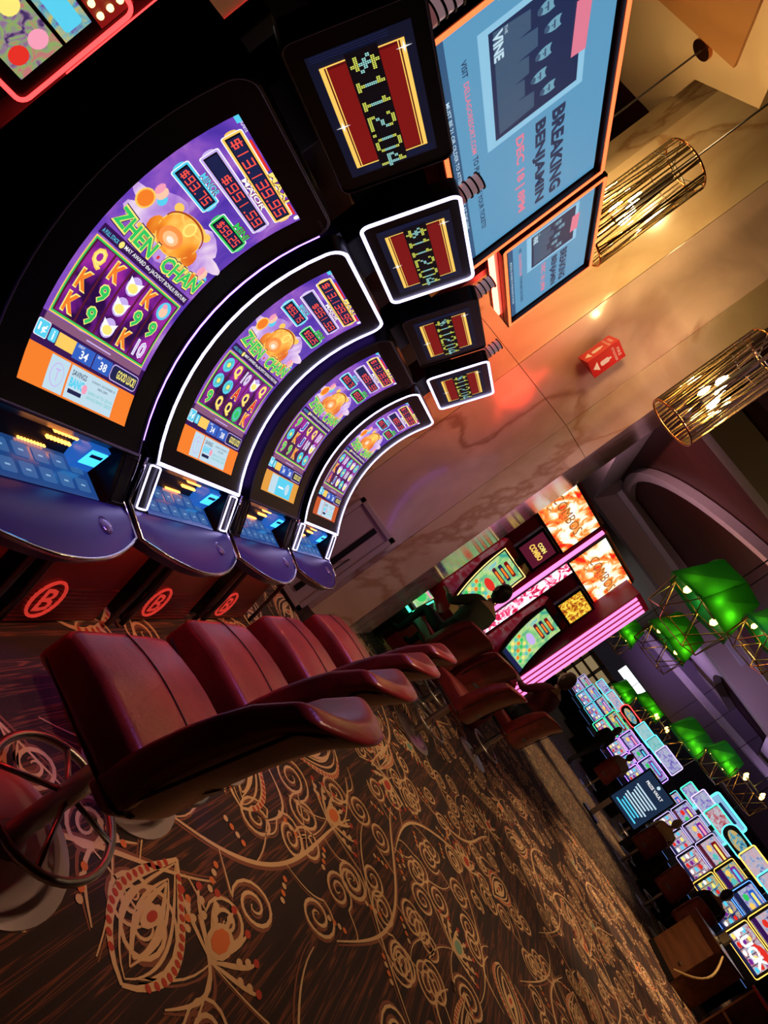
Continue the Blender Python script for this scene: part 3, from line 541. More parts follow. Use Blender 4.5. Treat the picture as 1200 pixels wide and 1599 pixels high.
    # topper
    pts = rrect(TW, TH, .035, 5, (TW / 2, TH / 2)); n = len(pts); mb = MB(); mb.add([TP(x, y, 0) for x, y in pts] + [TP(x, y, -.07) for x, y in pts], [tuple(range(n)), tuple(range(n, 2 * n))[::-1]] + [(k, (k + 1) % n, n + (k + 1) % n, n + k) for k in range(n)])
    tp = mb.build('topper', blk, t); topper_art().build('topper_display', lambda x, y, o: TP(x, y, o + .0006), tp)
    MB().tube([TP(x, y, .003) for x, y in rrect(TW - .01, TH - .01, .032, 5, (TW / 2, TH / 2))], .007 if lit else .003, 6, True).build('topper_edge_light', led, tp, True)
    MB().box((-.26, 0, 1.95), (.12, .3, .32), None, .01).build('topper_mount', blk2, t)
    cn = MB().lathe([(.034, 0), (.034, .055)], 20).build('candle_lamp', mat('candle_pink', (.4, .22, .24), .2, emit=.15, ecol=(1, .35, .35)), t, 2, (-.1, -.11, 2.25)); mc = MB()
    for z in (.055, .083, .111, .139): mc.lathe([(.0355, z), (.0355, z + .006)], 20)
    mc.build('candle_ring', blk2, cn); MB().lathe([(.03, .06), (.03, .14)], 20).build('candle_lens', mat('candle_lens', (.5, .35, .4), .1, emit=.2, ecol=(1, .6, .65)), cn, 2)
    MB().tube([(-.1, -.11, 2.0), (-.1, -.11, 2.255)], .02, 8).build('candle_stem', gunmetal, t)
    return t
for i in range(4): make_machine(i)
# black panel added to keep the space behind the row dark
tag(MB().box((-1.79, 3.35, 1.0), (.08, 3.2, 2.0), None, .01).build('dark_backing', mat('backing_black', (.012, .01, .012), .5)), 'black panel added behind the row of curved slot machines to keep the gaps dark', 'partition')

# ================================================================== advertising displays
def ad(name, label, y0, z0, W, Hh, x=-1.6, depth=.16):
    t = thing(name, label, 'display', (x, y0, z0))
    MB().box((-depth / 2 - .01, W / 2, Hh / 2), (depth, W, Hh), None, .004).build('housing', mat('red_housing', (.12, .01, .008), .35), t)
    e = .018 * (1 if W > 1.2 else .9)
    fr = MB()
    for (c, d) in (((W / 2, Hh - .015), (W, .03)), ((W / 2, .015), (W, .03)), ((.015, Hh / 2), (.03, Hh)), ((W - .015, Hh / 2), (.03, Hh))): fr.box((.002, c[0], c[1]), (.05, d[0], d[1]))
    fr.build('frame', mat('red_housing', (.12, .01, .008), .35), t)
    for (c, d) in (((W / 2, Hh - .015), (W - .03, e)), ((W / 2, .015), (W - .03, e)), ((.015, Hh / 2), (e, Hh - .03)), ((W - .015, Hh / 2), (e, Hh - .03))): MB().box((.029, c[0], c[1]), (.008, d[0], d[1])).build('light_strip', led_o, t)
    a = Art(); sx, sy = W - .1, Hh - .1
    L = lambda u0, v0, u1, v1: (u0 * sx, v0 * sy, u1 * sx, v1 * sy)
    sky = scr('ad_blue', (.13, .4, .66), .8); nv = scr('ad_navy', (.012, .025, .085)); pk = scr('ad_pink', (.75, .2, .3)); pl = scr('ad_light', (.3, .62, .85), .9); fc = scr('ad_face', (.2, .45, .6), .8); fc2 = scr('ad_grey', (.06, .12, .22), .8)
    a.rect(*L(0, 0, 1, 1), sky, 1); a.rect(*L(0, 0, 1, .055), scr('ad_band', (.03, .1, .22)), 2)
    a.poly([(.07 * sx, .22 * sy), (.5 * sx, .22 * sy), (.5 * sx, .83 * sy), (.07 * sx, .83 * sy)], pl, 2); a.rect(*L(.09, .275, .475, .79), nv, 3)
    for k in range(5):
        ux = .14 + .07 * k; uy = .6 + .04 * math.sin(k * 1.7)
        a.poly([((ux - .045) * sx, .3 * sy), ((ux + .04) * sx, .3 * sy), ((ux + .03) * sx, (uy - .1) * sy), ((ux - .03) * sx, (uy - .1) * sy)], fc2, 4); a.ell(ux * sx, uy * sy, .02 * sx, .06 * sy, fc, 5, 14); a.ell(ux * sx, (uy + .045) * sy, .02 * sx, .024 * sy, nv, 6, 12); a.ell(ux * sx, (uy - .05) * sy, .012 * sx, .016 * sy, fc2, 6, 10)
        a.rect(*L(ux - .013, uy - .012, ux + .013, uy - .002), fc2, 7); a.rect(*L(ux - .002, uy - .025, ux + .002, uy - .008), fc2, 7)
    a.text('THE', *L(.1, .36, .125, .375), sPale, 7); a.text('VINE', *L(.1, .295, .19, .35), sPale, 7, .04)
    a.poly([(.2 * sx, .845 * sy), (.375 * sx, .83 * sy), (.37 * sx, .74 * sy), (.195 * sx, .755 * sy)], pk, 8)
    a.text('BREAKING', *L(.53, .64, .95, .73), nv, 3, .045); a.text('BENJAMIN', *L(.53, .51, .95, .6), nv, 3, .045); a.text('DEC 18 | 8PM', *L(.53, .385, .93, .455), pk, 3, .035)
    a.text('VISIT', *L(.11, .125, .165, .155), nv, 3, .02); a.text('DELLAGORESORT.COM', *L(.18, .125, .46, .155), pk, 3, .02); a.text('TO PURCHASE YOUR TICKETS!', *L(.475, .125, .86, .158), nv, 3, .02)
    a.text('MUST BE 21 OR OLDER TO ATTEND EVENTS AT THE VINE', *L(.2, .018, .8, .04), sPale, 3, .01)
    MB().box((-.006, W / 2, Hh / 2), (.01, W - .05, Hh - .05)).build('panel', blk, t)
    a.build('picture', lambda x_, y_, o: Vector((o, .05 + x_, .05 + y_)), t)
    return t
a1 = ad('advert_display', 'large blue concert advert screen in an orange lit frame above the slot machines', 2.03, 2.34, 1.56, .86)
for _y in (.3, 1.2): MB().box((-.19, _y, .1), (.06, .07, .88)).build('post', gunmetal, a1)
a2 = ad('advert_display', 'smaller blue concert advert screen in an orange lit frame, nearer the marble pillar', 3.65, 2.57, 1.02, .66)
MB().box((-.19, .5, 0), (.06, .07, 1.14)).build('post', gunmetal, a2); MB().box((-.08, 1.025, .3), (.05, .012, .55)).build('added_red_strip', mat('added_red_glow', (.5, .02, .02), .4, emit=26, ecol=(1, .05, .03)), a2); MB().box((-.08, .5, -.008), (.05, .9, .012)).build('added_red_strip', mat('added_red_glow', (.5, .02, .02), .4), a2)  # glowing red strips added on far side and underside to redden the pillar

# ================================================================== pendants with glass rods
gl = mat('smoke_glass', (.5, .38, .2), .08, .85); bulb = mat('bulb', (1, .8, .5), .3, emit=60, ecol=(1, .62, .22)); copper = mat('copper_ring', (.5, .2, .08), .25, 1)
def pendant(label, c, zt, zb, r, ztop, shade=True, power=28):
    t = thing('pendant_lamp', label, 'lamp', (c[0], c[1], zb), 0, 'gold rod pendant lamps'); h = zt - zb
    MB().tube([(0, 0, h - .12), (0, 0, ztop - zb)], .008, 6).build('stem', gunmetal, t); MB().lathe([(.09, 0), (.09, .035)], 20).build('canopy', copper, t, 2, (0, 0, ztop - zb - .035))
    R = random.Random(int(zb * 100))
    for z in (0, h): MB().tube([(r * math.cos(a), r * math.sin(a), z) for a in [2 * PI * k / 32 for k in range(32)]], .008, 6, True).build('ring', copper, t, True)
    MB().tube([(r * math.cos(a), r * math.sin(a), h * .82) for a in [2 * PI * k / 32 for k in range(32)]], .004, 5, True).build('ring', gunmetal, t, True)
    rod = MB().tube([(0, 0, 0), (0, 0, 1)], .006, 5).mesh('rod', gl)
    for k in range(44):
        a = 2 * PI * k / 44 + R.uniform(-.05, .05); b = a + R.choice((0, 0, 0, .25, -.25, .45)); p = Vector((r * math.cos(a), r * math.sin(a), 0)); q = Vector((r * math.cos(b), r * math.sin(b), h))
        o = put('rod', rod, t); o.location = p; dq = q - p; o.rotation_euler = dq.to_track_quat('Z', 'Y').to_euler(); s_ = R.uniform(.6, 1.5); o.scale = (s_, s_, dq.length)
    for k in range(3): a = 2 * PI * k / 3; MB().tube([(0, 0, h - .12), (r * math.cos(a), r * math.sin(a), h)], .004, 5).build('spoke', gunmetal, t)
    MB().lathe([(.03, h * .3), (.03, h - .12)], 10).build('socket_post', gunmetal, t)
    for k in range(5):
        a = 2 * PI * k / 5; x, y = .06 * math.cos(a), .06 * math.sin(a); MB().lathe([(.004, 0), (.016, .02), (.018, .05), (.012, .085), (.002, .11)], 10, (0, 0, 0)).build('bulb', bulb, t, True, (x, y, h * (.3 + .1 * (k % 3))))
    for k in range(5):
        a = 2 * PI * k / 5; l = bpy.data.lights.new('pendant_glow', 'POINT'); l.energy = power / 5; l.color = (1, .66, .26); l.shadow_soft_size = .02; o = bpy.data.objects.new('pendant_glow', l); COL.objects.link(o); o.location = (c[0] + .1 * math.cos(a), c[1] + .1 * math.sin(a), zb + h * (.36 + .1 * (k % 3)))
    return t
p = onY(1035, 290, 5.05); pendant('gold rod pendant lamp with warm bulbs in front of the gold-lit marble face', (p.x - .02, 5.05), 4.28, 3.42, .2, 5.25, power=50)
p = onY(1120, 605, 5.4); pendant('gold rod pendant lamp with warm bulbs hanging clear of the pillar edge', (p.x + .02, 5.4), 4.02, 3.2, .2, H, power=22)
pendant('gold rod pendant lamp mostly behind the large advert screen', (-2.75, 5.55), 4.1, 3.3, .2, 5.25, power=28)

# ================================================================== casino chairs
def soft(mb, d, bev, seg=3, fn=None, sub=2):
    bm = bmesh.new(); bmesh.ops.create_cube(bm, size=1)
    for v in bm.verts: v.co = Vector((v.co.x * d[0], v.co.y * d[1], v.co.z * d[2]))
    bmesh.ops.bevel(bm, geom=bm.edges[:], offset=bev, segments=seg, affect='EDGES', profile=.6)
    bmesh.ops.subdivide_edges(bm, edges=[e for e in bm.edges if e.calc_length() > .06], cuts=5, use_grid_fill=True)
    bmesh.ops.triangulate(bm, faces=[f for f in bm.faces if len(f.verts) > 4])
    for v in bm.verts: v.co = fn(v.co) if fn else v.co
    bm.verts.index_update(); mb.add([v.co for v in bm.verts], [[v.index for v in f.verts] for f in bm.faces]); bm.free(); return mb
def make_chair():
    P = {}
    # sits facing -x; origin on the floor under the pole
    seatf = lambda v: Vector((v.x - .06, v.y * (1 - .08 * (-v.x / .24 if v.x < 0 else 0)), .575 + v.z + (.018 * math.cos(v.x * 5) * math.cos(v.y * 5) if v.z > 0 else 0) - (.03 * max(0, -v.x / .24) ** 2)))
    P['seat'] = (soft(MB(), (.48, .5, .13), .035, 4, seatf).mesh('seat', leather, True), None)
    def zt(x, y): return seatf(Vector((x, y, .065))).z
    P['seat_seam'] = (MB().tube([(-.285 + .44 * k / 12, .0, zt(-.225 + .44 * k / 12, 0) + .001) for k in range(13)], .003, 5).mesh('seat_seam', piping), 'seat')
    P['seat_piping'] = (MB().tube([(x - .06, y * (1 - .08 * (-x / .24 if x < 0 else 0)), .515) for x, y in rrect(.475, .495, .035, 4)], .006, 5, True).mesh('seat_piping', piping), 'seat')
    def backf(v, sc=1):
        s = v.y / .26; z = v.z; h = (z + .31) / .62
        return Vector((v.x * (1 - .25 * h) + .165 + .17 * h + .035 * math.sin(h * PI * .9) * -1 - .1 * s * s * (.6 + .4 * h) + .04 * max(0, h - .8) * 5 * .5, v.y * (.94 + .08 * math.sin(h * PI)), .475 + (z + .31) * (1 - .06 * s * s * h)))
    P['backrest'] = (soft(MB(), (.1, .52, .62), .03, 4, backf).mesh('backrest', leather, True), None)
    P['back_piping'] = (MB().tube([backf(Vector((.047, x, z))) + Vector((.004, 0, 0)) for x, z in rrect(.47, .56, .05, 5)], .0055, 5, True).mesh('back_piping', piping), 'backrest')
    P['back_seam'] = (MB().tube([backf(Vector((-.05, 0, -.25 + .5 * k / 10))) for k in range(11)], .003, 5).mesh('back_seam', piping), 'backrest')
    P['grab_slot'] = (MB().add([backf(Vector((.053, x, z - .14))) + Vector((.002, 0, 0)) for x, z in rrect(.13, .035, .016, 4)], [tuple(range(20))]).mesh('grab_slot', mat('slot_steel', (.12, .16, .22), .3, .6)), 'backrest')
    P['seat_pan'] = (MB().box((-.02, 0, .49), (.34, .3, .04), None, .01).mesh('seat_pan', gunmetal), None)
    P['pole'] = (MB().lathe([(.036, .02), (.036, .5)], 20).mesh('pole', steel, 2), None)
    P['base'] = (MB().lathe([(.25, 0), (.25, .012), (.2, .022), (.07, .03), (.05, .05)], 36).mesh('base', mat('base_plate', (.3, .24, .24), .35, .5), 2), None)
    P['foot_ring'] = (MB().tube([(.225 * math.cos(a), .225 * math.sin(a), .2) for a in [2 * PI * k / 36 for k in range(36)]], .014, 8, True).mesh('foot_ring', steel, True), None)
    for k in range(4): a = PI / 4 + PI / 2 * k; P['spoke%d' % k] = (MB().tube([(.03 * math.cos(a), .03 * math.sin(a), .25), (.225 * math.cos(a), .225 * math.sin(a), .2)], .009, 6).mesh('spoke', steel, True), None)
    return P
CP = make_chair()
def chair(label, x, y, rz=0, group=None):
    t = thing('casino_chair', label, 'chair', (x, y, 0), rz, group); made = {}
    for k, (me, par) in CP.items(): made[k] = put(k.rstrip('0123456789'), me, made[par] if par else t)
    return t
G = 'red leather casino chairs'
CL = ['oxblood leather casino chair at the slot machine on the open end of the row', 'oxblood leather casino chair at the second slot machine from the open end', 'oxblood leather casino chair at the third slot machine of the row', 'oxblood leather casino chair at the slot machine beside the marble pillar']
for i, (x_, y_, r_) in enumerate(((-.32, 1.94, -.1), (-.35, 2.66, -.08), (-.37, 3.44, -.05), (-.38, 4.28, -.03))): chair(CL[i], x_, y_, r_, G)
chair('oxblood leather chair under the person in the olive jacket', -.28, 7.98, -.75, G); chair('oxblood leather chair facing the magenta striped machine, empty', .12, 8.45, -.7, G)
chair('oxblood leather chair under the person in dark red', .98, 9.34, -.65, G); chair('oxblood leather chair in the aisle between the pillar and the magenta machines', .28, 7.2, -.4, G)

# ================================================================== people
def person(name, label, loc, rz, joints, rad, zones, skin, hairc, look=0, hair_long=False, group=None, scale=1):
    t = thing(name, label, 'person', loc, rz, group); t.scale = (scale,) * 3
    names = list(joints); idx = {n: i for i, n in enumerate(names)}
    E = [('pelvis', 'chest'), ('chest', 'neck'), ('neck', 'headbase')]
    for s in 'LR': E += [('chest', 'sh' + s), ('sh' + s, 'el' + s), ('el' + s, 'wr' + s), ('wr' + s, 'hand' + s), ('pelvis', 'hip' + s), ('hip' + s, 'kn' + s), ('kn' + s, 'an' + s), ('an' + s, 'toe' + s)]
    vs = [Vector(joints[n]) for n in names]; es = [(idx[a], idx[b]) for a, b in E]; rr = [rad.get(n.rstrip('LR'), .05) for n in names]
    for s in 'LR':     # five fingers
        w_, h_ = Vector(joints['wr' + s]), Vector(joints['hand' + s]); d = (h_ - w_).normalized(); sd = d.cross(Vector((0, 0, 1))).normalized(); 
        for k in range(5):
            off = (k - 2) * .018; b = h_ + sd * off; L_ = (.045, .07, .08, .074, .055)[k]
            if k == 0: b = w_ + d * .03 + sd * (-.035); 
            i0 = len(vs); vs += [b, b + d * L_ * .55 + Vector((0, 0, -.006)), b + d * L_ + Vector((0, 0, -.022))]; rr += [.011, .009, .007]; es += [(idx['hand' + s] if k else idx['wr' + s], i0), (i0, i0 + 1), (i0 + 1, i0 + 2)]
            names += ['hand' + s] * 3
    me = bpy.data.meshes.new('b'); me.from_pydata(vs, es, []); o = bpy.data.objects.new('b', me); COL.objects.link(o)
    o.modifiers.new('s', 'SKIN'); sv = me.skin_vertices[0].data
    for i, r in enumerate(rr): sv[i].radius = (r, r); sv[i].use_root = (i == 0)
    sm = o.modifiers.new('u', 'SUBSURF'); sm.levels = 1
    dg = bpy.context.evaluated_depsgraph_get(); m2 = bpy.data.meshes.new_from_object(o.evaluated_get(dg)); bpy.data.objects.remove(o)
    ms = [zones['top'], zones['legs'], zones['shoes'], skin]; m2.materials.clear()
    for m in ms: m2.materials.append(m)
    zi = []
    for pl_ in m2.polygons:
        c = pl_.center; n = min(range(len(vs)), key=lambda i: (vs[i] - c).length - rr[i]); nm = names[n]
        zi.append(2 if nm[:3] in ('anL', 'anR', 'toe') and c.z < joints['anL'][2] + .06 else 1 if nm[:2] in ('hi', 'kn', 'an', 'pe') else 3 if nm[:4] in ('hand', 'wrL', 'wrR', 'head', 'neck') else 0)
    m2.polygons.foreach_set('material_index', zi); m2.polygons.foreach_set('use_smooth', [True] * len(zi)); m2.name = 'body'; put('body', m2, t)
    hb = Vector(joints['headbase']); Rz = Matrix.Rotation(look, 3, 'Z')
    bm = bmesh.new(); bmesh.ops.create_uvsphere(bm, u_segments=20, v_segments=14, radius=1)
    for v in bm.verts:
        x, y, z = v.co; jaw = 1 - .28 * max(0, -z); v.co = Vector((x * .092 * jaw + (.012 * max(0, -z) if x > 0 else 0), y * .075 * jaw, z * .118))
        if x > .9 and abs(z) < .35: v.co.x += .018
    mb = MB(); mb.use(skin); 
    for v in bm.verts: v.co = Rz @ v.co + hb + Vector((0, 0, .1))
    bm.verts.index_update(); mb.add([v.co for v in bm.verts], [[v.index for v in f.verts] for f in bm.faces]); bm.free()
    q = lambda x, y, z: Rz @ Vector((x, y, z)) + hb + Vector((0, 0, .1))
    mb.tube([q(.088, 0, .015), q(.11, 0, -.02), q(.09, 0, -.028)], [.008, .014, .01], 6)
    mb.use(mat('eye_dark', (.02, .015, .01), .3))
    for s in (-1, 1): mb.tube([q(.085, s * .03, .008), q(.09, s * .03, .008)], .009, 6)
    mb.use(mat('lip', (.3, .08, .07), .5)); mb.tube([q(.086, -.022, -.055), q(.092, 0, -.054), q(.086, .022, -.055)], .006, 5); mb.use(skin)
    for s in (-1, 1): mb.tube([q(0, s * .076, .02), q(-.008, s * .084, 0), q(0, s * .076, -.03)], .012, 6)
    mb.build('head', None, t, True)
    bm = bmesh.new(); bmesh.ops.create_uvsphere(bm, u_segments=20, v_segments=14, radius=1); mb = MB()
    bmesh.ops.delete(bm, geom=[v for v in bm.verts if v.co.x > .45 and v.co.z < .45], context='VERTS')
    for v in bm.verts:
        x, y, z = v.co; lo = max(0, -z); v.co = Rz @ Vector((x * .104 - .008, y * .088 * (1 + (.25 * lo if hair_long else 0)), z * .128 - (.14 * lo if hair_long else 0) + .006)) + hb + Vector((0, 0, .1))
    bm.verts.index_update(); mb.add([v.co for v in bm.verts], [[v.index for v in f.verts] for f in bm.faces]); bm.free(); mb.build('hair', hairc, t, True)
    return t
RADS = dict(pelvis=.15, chest=.15, neck=.055, headbase=.05, sh=.075, el=.05, wr=.03, hand=.028, hip=.1, kn=.065, an=.045, toe=.035)
def seated(reach=.42, lean=.06):      # faces +x, hips at the seat
    J = dict(pelvis=(0, 0, .72), chest=(lean, 0, 1.1), neck=(lean + .01, 0, 1.3), headbase=(lean + .03, 0, 1.36))
    for s, q in (('L', 1), ('R', -1)): J.update({'sh' + s: (lean, q * .19, 1.22), 'el' + s: (lean + .12, q * .25, .98), 'wr' + s: (lean + reach - .08, q * .17, 1.0), 'hand' + s: (lean + reach, q * .15, 1.0), 'hip' + s: (.06, q * .1, .7), 'kn' + s: (.46, q * .13, .7), 'an' + s: (.42, q * .13, .3), 'toe' + s: (.55, q * .14, .26)})
    return J
def standing():
    J = dict(pelvis=(0, 0, .95), chest=(.03, 0, 1.28), neck=(.06, 0, 1.47), headbase=(.1, 0, 1.52))
    for s, q in (('L', 1), ('R', -1)): J.update({'sh' + s: (.03, q * .19, 1.4), 'el' + s: (.02, q * .25, 1.12), 'wr' + s: (.2, q * .2, .98), 'hand' + s: (.27, q * .18, .97), 'hip' + s: (0, q * .1, .9), 'kn' + s: (.03 + q * .12, q * .12, .5), 'an' + s: (-.02 + q * .16, q * .12, .08), 'toe' + s: (.12 + q * .16, q * .13, .04)})
    return J
cl_ = lambda n, c: mat('cloth_' + n, c, .85)
skin = mat('skin', (.45, .24, .16), .55); brown = mat('hair_brown', (.06, .025, .012), .6); blonde = mat('hair_fair', (.3, .18, .09), .6); black_h = mat('hair_black', (.01, .008, .007), .5); grey_h = mat('hair_grey', (.25, .22, .2), .6)
zz = lambda a, b: dict(top=a, legs=b, shoes=cl_('shoe', (.01, .01, .01)))
person('person', 'person in an olive dark jacket seated at the fiery-signed machine by the pillar', (-.28, 7.98, 0), PI - .75, seated(), RADS, zz(cl_('olive', (.04, .045, .025)), cl_('black', (.008, .008, .01))), skin, black_h)
person('person', 'person in a dark red top seated at the right magenta striped machine', (.97, 9.35, 0), PI - .65, seated(), RADS, zz(cl_('darkred', (.12, .01, .015)), cl_('black', (.008, .008, .01))), skin, brown)
q = onZ(886, 1190, 0); person('person', 'person in black clothes standing in the carpeted aisle near the far machines', (q.x, q.y, 0), PI / 2 - .9, standing(), RADS, zz(cl_('black', (.008, .008, .01)), cl_('black', (.008, .008, .01))), skin, brown, .2, True)
def seat_px(px, py, Y, rz, label, top, hc, long=False):
    q = onY(px, py, Y); x, y = q.x, q.y; dx, dy = math.cos(rz), math.sin(rz)
    chair('dark red chair under the ' + label.split(' seated')[0], x - dx * .02, y - dy * .02, rz + PI, G)
    return person('person', label, (x, y, 0), rz, seated(), RADS, zz(top, cl_('black', (.008, .008, .01))), skin, hc, 0, long)
seat_px(958, 1200, 21.5, PI / 2 - .35, 'person in a beige blouse seated at the violet lit machines', cl_('beige', (.35, .26, .18)), brown)
seat_px(1030, 1305, 17.6, PI / 2 - .3, 'person in a tan jacket with fair hair seated past the menu sign', cl_('tan', (.5, .32, .14)), blonde)
seat_px(1110, 1415, 14.7, PI / 2 - .3, 'person in black seated with back turned at the blue machine', cl_('black', (.008, .008, .01)), black_h)
seat_px(1040, 1255, 21.5, PI / 2 - .5, 'person in grey with short grey hair seated behind the menu sign', cl_('grey', (.15, .14, .15)), grey_h)

# ================================================================== pair of magenta striped machines with fire-coloured signs
fire = mat('screen_fire', (.01, .01, .01), .3, emit=1.25)
ln(fire, ramp(fire, noise(fire, 4, 5, 1.2, objco(fire)), [(.38, (.8, .02, .01)), (.47, (1, .3, .05)), (.53, (1, .85, .55)), (.6, (1, 1, .95))]), bsdf(fire).inputs['Emission Color'])
blos = mat('screen_blossom', (.01, .01, .01), .3, emit=1.3)
ln(blos, ramp(blos, noise(blos, 9, 4, 1.5, objco(blos)), [(.38, (.5, .01, .05)), (.46, (.9, .1, .25)), (.52, (1, .75, .85)), (.62, (1, 1, 1))]), bsdf(blos).inputs['Emission Color'])
grn = mat('screen_green_game', (.01, .01, .01), .3, emit=.9)
ln(grn, ramp(grn, noise(grn, 6, 4, .8, objco(grn)), [(.35, (.05, .4, .3)), (.5, (.3, .7, .25)), (.6, (.65, .8, .3)), (.7, (.2, .6, .65))]), bsdf(grn).inputs['Emission Color'])
sun = mat('screen_sunburst', (.01, .01, .01), .3, emit=1)
ln(sun, ramp(sun, noise(sun, 14, 3, 2, objco(sun)), [(.4, (.35, .06, .01)), (.5, (.9, .4, .02)), (.6, (1, .85, .1))]), bsdf(sun).inputs['Emission Color'])
mag = mat('magenta_panel', (.3, .01, .07), .3); redlac = mat('red_lacquer', (.3, .012, .015), .2)
def combo(label, x, y, rz, w, stripes, top2):
    t = thing('tall_slot_machine', label, 'slot machine', (x, y, 0), rz, 'tall magenta slot machines')   # faces -y locally
    MB().box((0, .3, 1.5), (w, .5, 3.0), None, .01).build('back_tower', mag, t)
    MB().box((0, .03, 2.65), (w * .96, .05, .62)).build('sign_box', blk2, t)
    a = Art(); a.rect(0, 0, w * .92, .56, fire, 1); a.text('COMBOS', w * .16, .22, w * .8, .36, scr('bronze', (.35, .13, .03)), 2, .0)
    a.L.append(([(w * (.15 + .012 * math.cos(k)) + w * .02 * k, .2 - .015 * k + .03 * math.sin(k * 1.3) + q_) for k in range(9) for q_ in (0, .012)], [(2 * k, 2 * k + 1, 2 * k + 3, 2 * k + 2) for k in range(8)], scr('bronze', (.35, .13, .03)), 2)); sb = a.build('sign_display', lambda x_, y_, o: Vector((-w * .46 + x_, .0 - o - .001, 2.37 + y_)), t)
    MB().box((-w * .5 + .1, .02, 1.65), (.2, .06, 1.4)).build('side_panel', blk2, t); a = Art(); a.rect(0, 0, .19, 1.38, blos, 1); a.build('blossom_print', lambda x_, y_, o: Vector((-w * .5 + .005 + x_, -.012 - o, .96 + y_)), t)
    for k in range(stripes): MB().box((.41 + k * .092, -.335, 1.75), (.036, .02, 2.15)).build('light_stripe', led_p, t)
    if stripes: MB().box((.55, -.16, 1.45), (.36, .33, 2.9), None, .01).build('stripe_wing', mag, t)
    MB().box((-w * .5 - .03, .03, 1.95), (.04, .04, 2.0)).build('light_stripe', led_p, t)
    # machine in front: curved screen, upper square display, deck
    pr = [(.0, .0), (.0, 1.85), (-.1, 1.9), (-.16, 1.8), (-.14, 1.5), (-.24, 1.2), (-.34, 1.0), (-.5, .86), (-.5, .78), (-.3, .6), (-.3, 0)]
    MB().prism([(a_, b_) for a_, b_ in pr], -.3, .3, 'x').build('cabinet', redlac, t)
    cv = lambda v: Vector((0, -.175 - .005 + (-.2) * (1 - v) ** 2, 1.0 + .8 * v))
    MB().grid(lambda u, v: cv(v) + Vector((-.29 + .58 * u, .004, 0)), 1, 12).build('bezel', blk, t)
    a = Art(.05); a.rect(0, 0, .5, .76, grn, 1)
    for r_ in range(4):
        for c_ in range(5): a.ell(.06 + c_ * .08, .1 + r_ * .06, .03, .024, [sGr, sYel, sTeal, sOr][(r_ + c_) % 4], 2, 10)
    a.rect(0, 0, .5, .06, sNavy, 2)
    for k in range(3): a.rr(.1 + .02 * k, .5 + .08 * k, .42, .55 + .08 * k, .02, [sMar, sNavy, sDkr][k], 2); a.rr(.16 + .02 * k, .512 + .08 * k, .38, .538 + .08 * k, .012, sOr, 3)
    a.ell(.25, .38, .12, .05, sRed if stripes < 2 else sLil, 2, 16); a.build('display', lambda x_, y_, o: cv(y_ / .8 + .02) + Vector((-.25 + x_, -o - .001, 0)), t)
    MB().tube([cv(v) + Vector((-.28, -.004, 0)) for v in [k / 10 for k in range(11)]] + [cv(v) + Vector((.28, -.004, 0)) for v in [1 - k / 10 for k in range(11)]], .007, 5, True).build('edge_light', mat('led_gold', (.4, .3, .1), .4, emit=1.5, ecol=(1, .7, .25)) if stripes < 2 else blk2, t)
    tp = MB().box((0, -.2, 2.1), (.48, .06, .42), None, .01).build('topper', blk, t); a = Art(); a.rect(0, 0, .4, .34, top2, 1)
    if stripes < 2: a.text('COIN', .12, .2, .3, .26, sYel, 2, .05); a.text('COMBO', .07, .1, .35, .18, sGold, 2, .05)
    a.build('topper_display', lambda x_, y_, o: Vector((-.2 + x_, -.232 - o, 1.93 + y_)), tp)
    MB().grid(lambda u, v: Vector((-.26 + .52 * u, -.48 + .14 * v, .872 + .12 * v)), 1, 1).build('button_deck', scr('deck_blue', (.05, .15, .5), .6), t)
    MB().box((0, -.2, 1.86), (.1, .05, .12)).build('topper_mount', gunmetal, t)
    return t
p2 = onY(900, 955, 10); combo('tall slot machine with magenta light stripes and golden sunburst topper', .1, 10.1, .8, 1.05, 4, sun)
combo('tall slot machine with fiery sign and dark red topper, partly behind the pillar', -.72, 9.15, .8, 1.05, 0, sMar)
# green lit table terminals beside the pillar
for k in range(3):
    q = onY(612 + 22 * k, 906 + 13 * k, 7.8 + .38 * k); t = thing('game_terminal', ['small angled game terminal with green light bars, nearest the marble pillar', 'small angled game terminal with green light bars, middle of three', 'small angled game terminal with green light bars, nearest the red machine'][k], 'slot machine', (q.x, 7.8 + .38 * k, 0), .0, 'green lit terminals')
    z = q.z; MB().prism([(-.2, 0), (.2, 0), (.2, z + .1), (-.2, z - .14)], -.1, .1, 'x').build('body', blk2, t); Rx = Matrix.Rotation(math.atan2(.24, .4), 3, 'X')
    MB().box((0, 0, z + .0), (.22, .42, .03), Rx, .006).build('top_frame', redlac, t); a = Art(); a.rect(-.095, -.19, .095, .19, grn, 1); a.ell(0, 0, .07, .1, sGr, 2); a.rect(-.08, .13, .08, .17, sPink, 2)
    a.build('display', lambda x_, y_, o: Rx @ Vector((x_, y_, .016 + o)) + Vector((0, 0, z)), t); MB().tube([(-.1, -.235, z - .16), (.1, -.235, z - .16)], .016, 8).build('light_bar', led_g, t); MB().tube([(.115, -.2, z - .14), (.115, .2, z + .08)], .01, 8).build('light_bar', led_g, t)

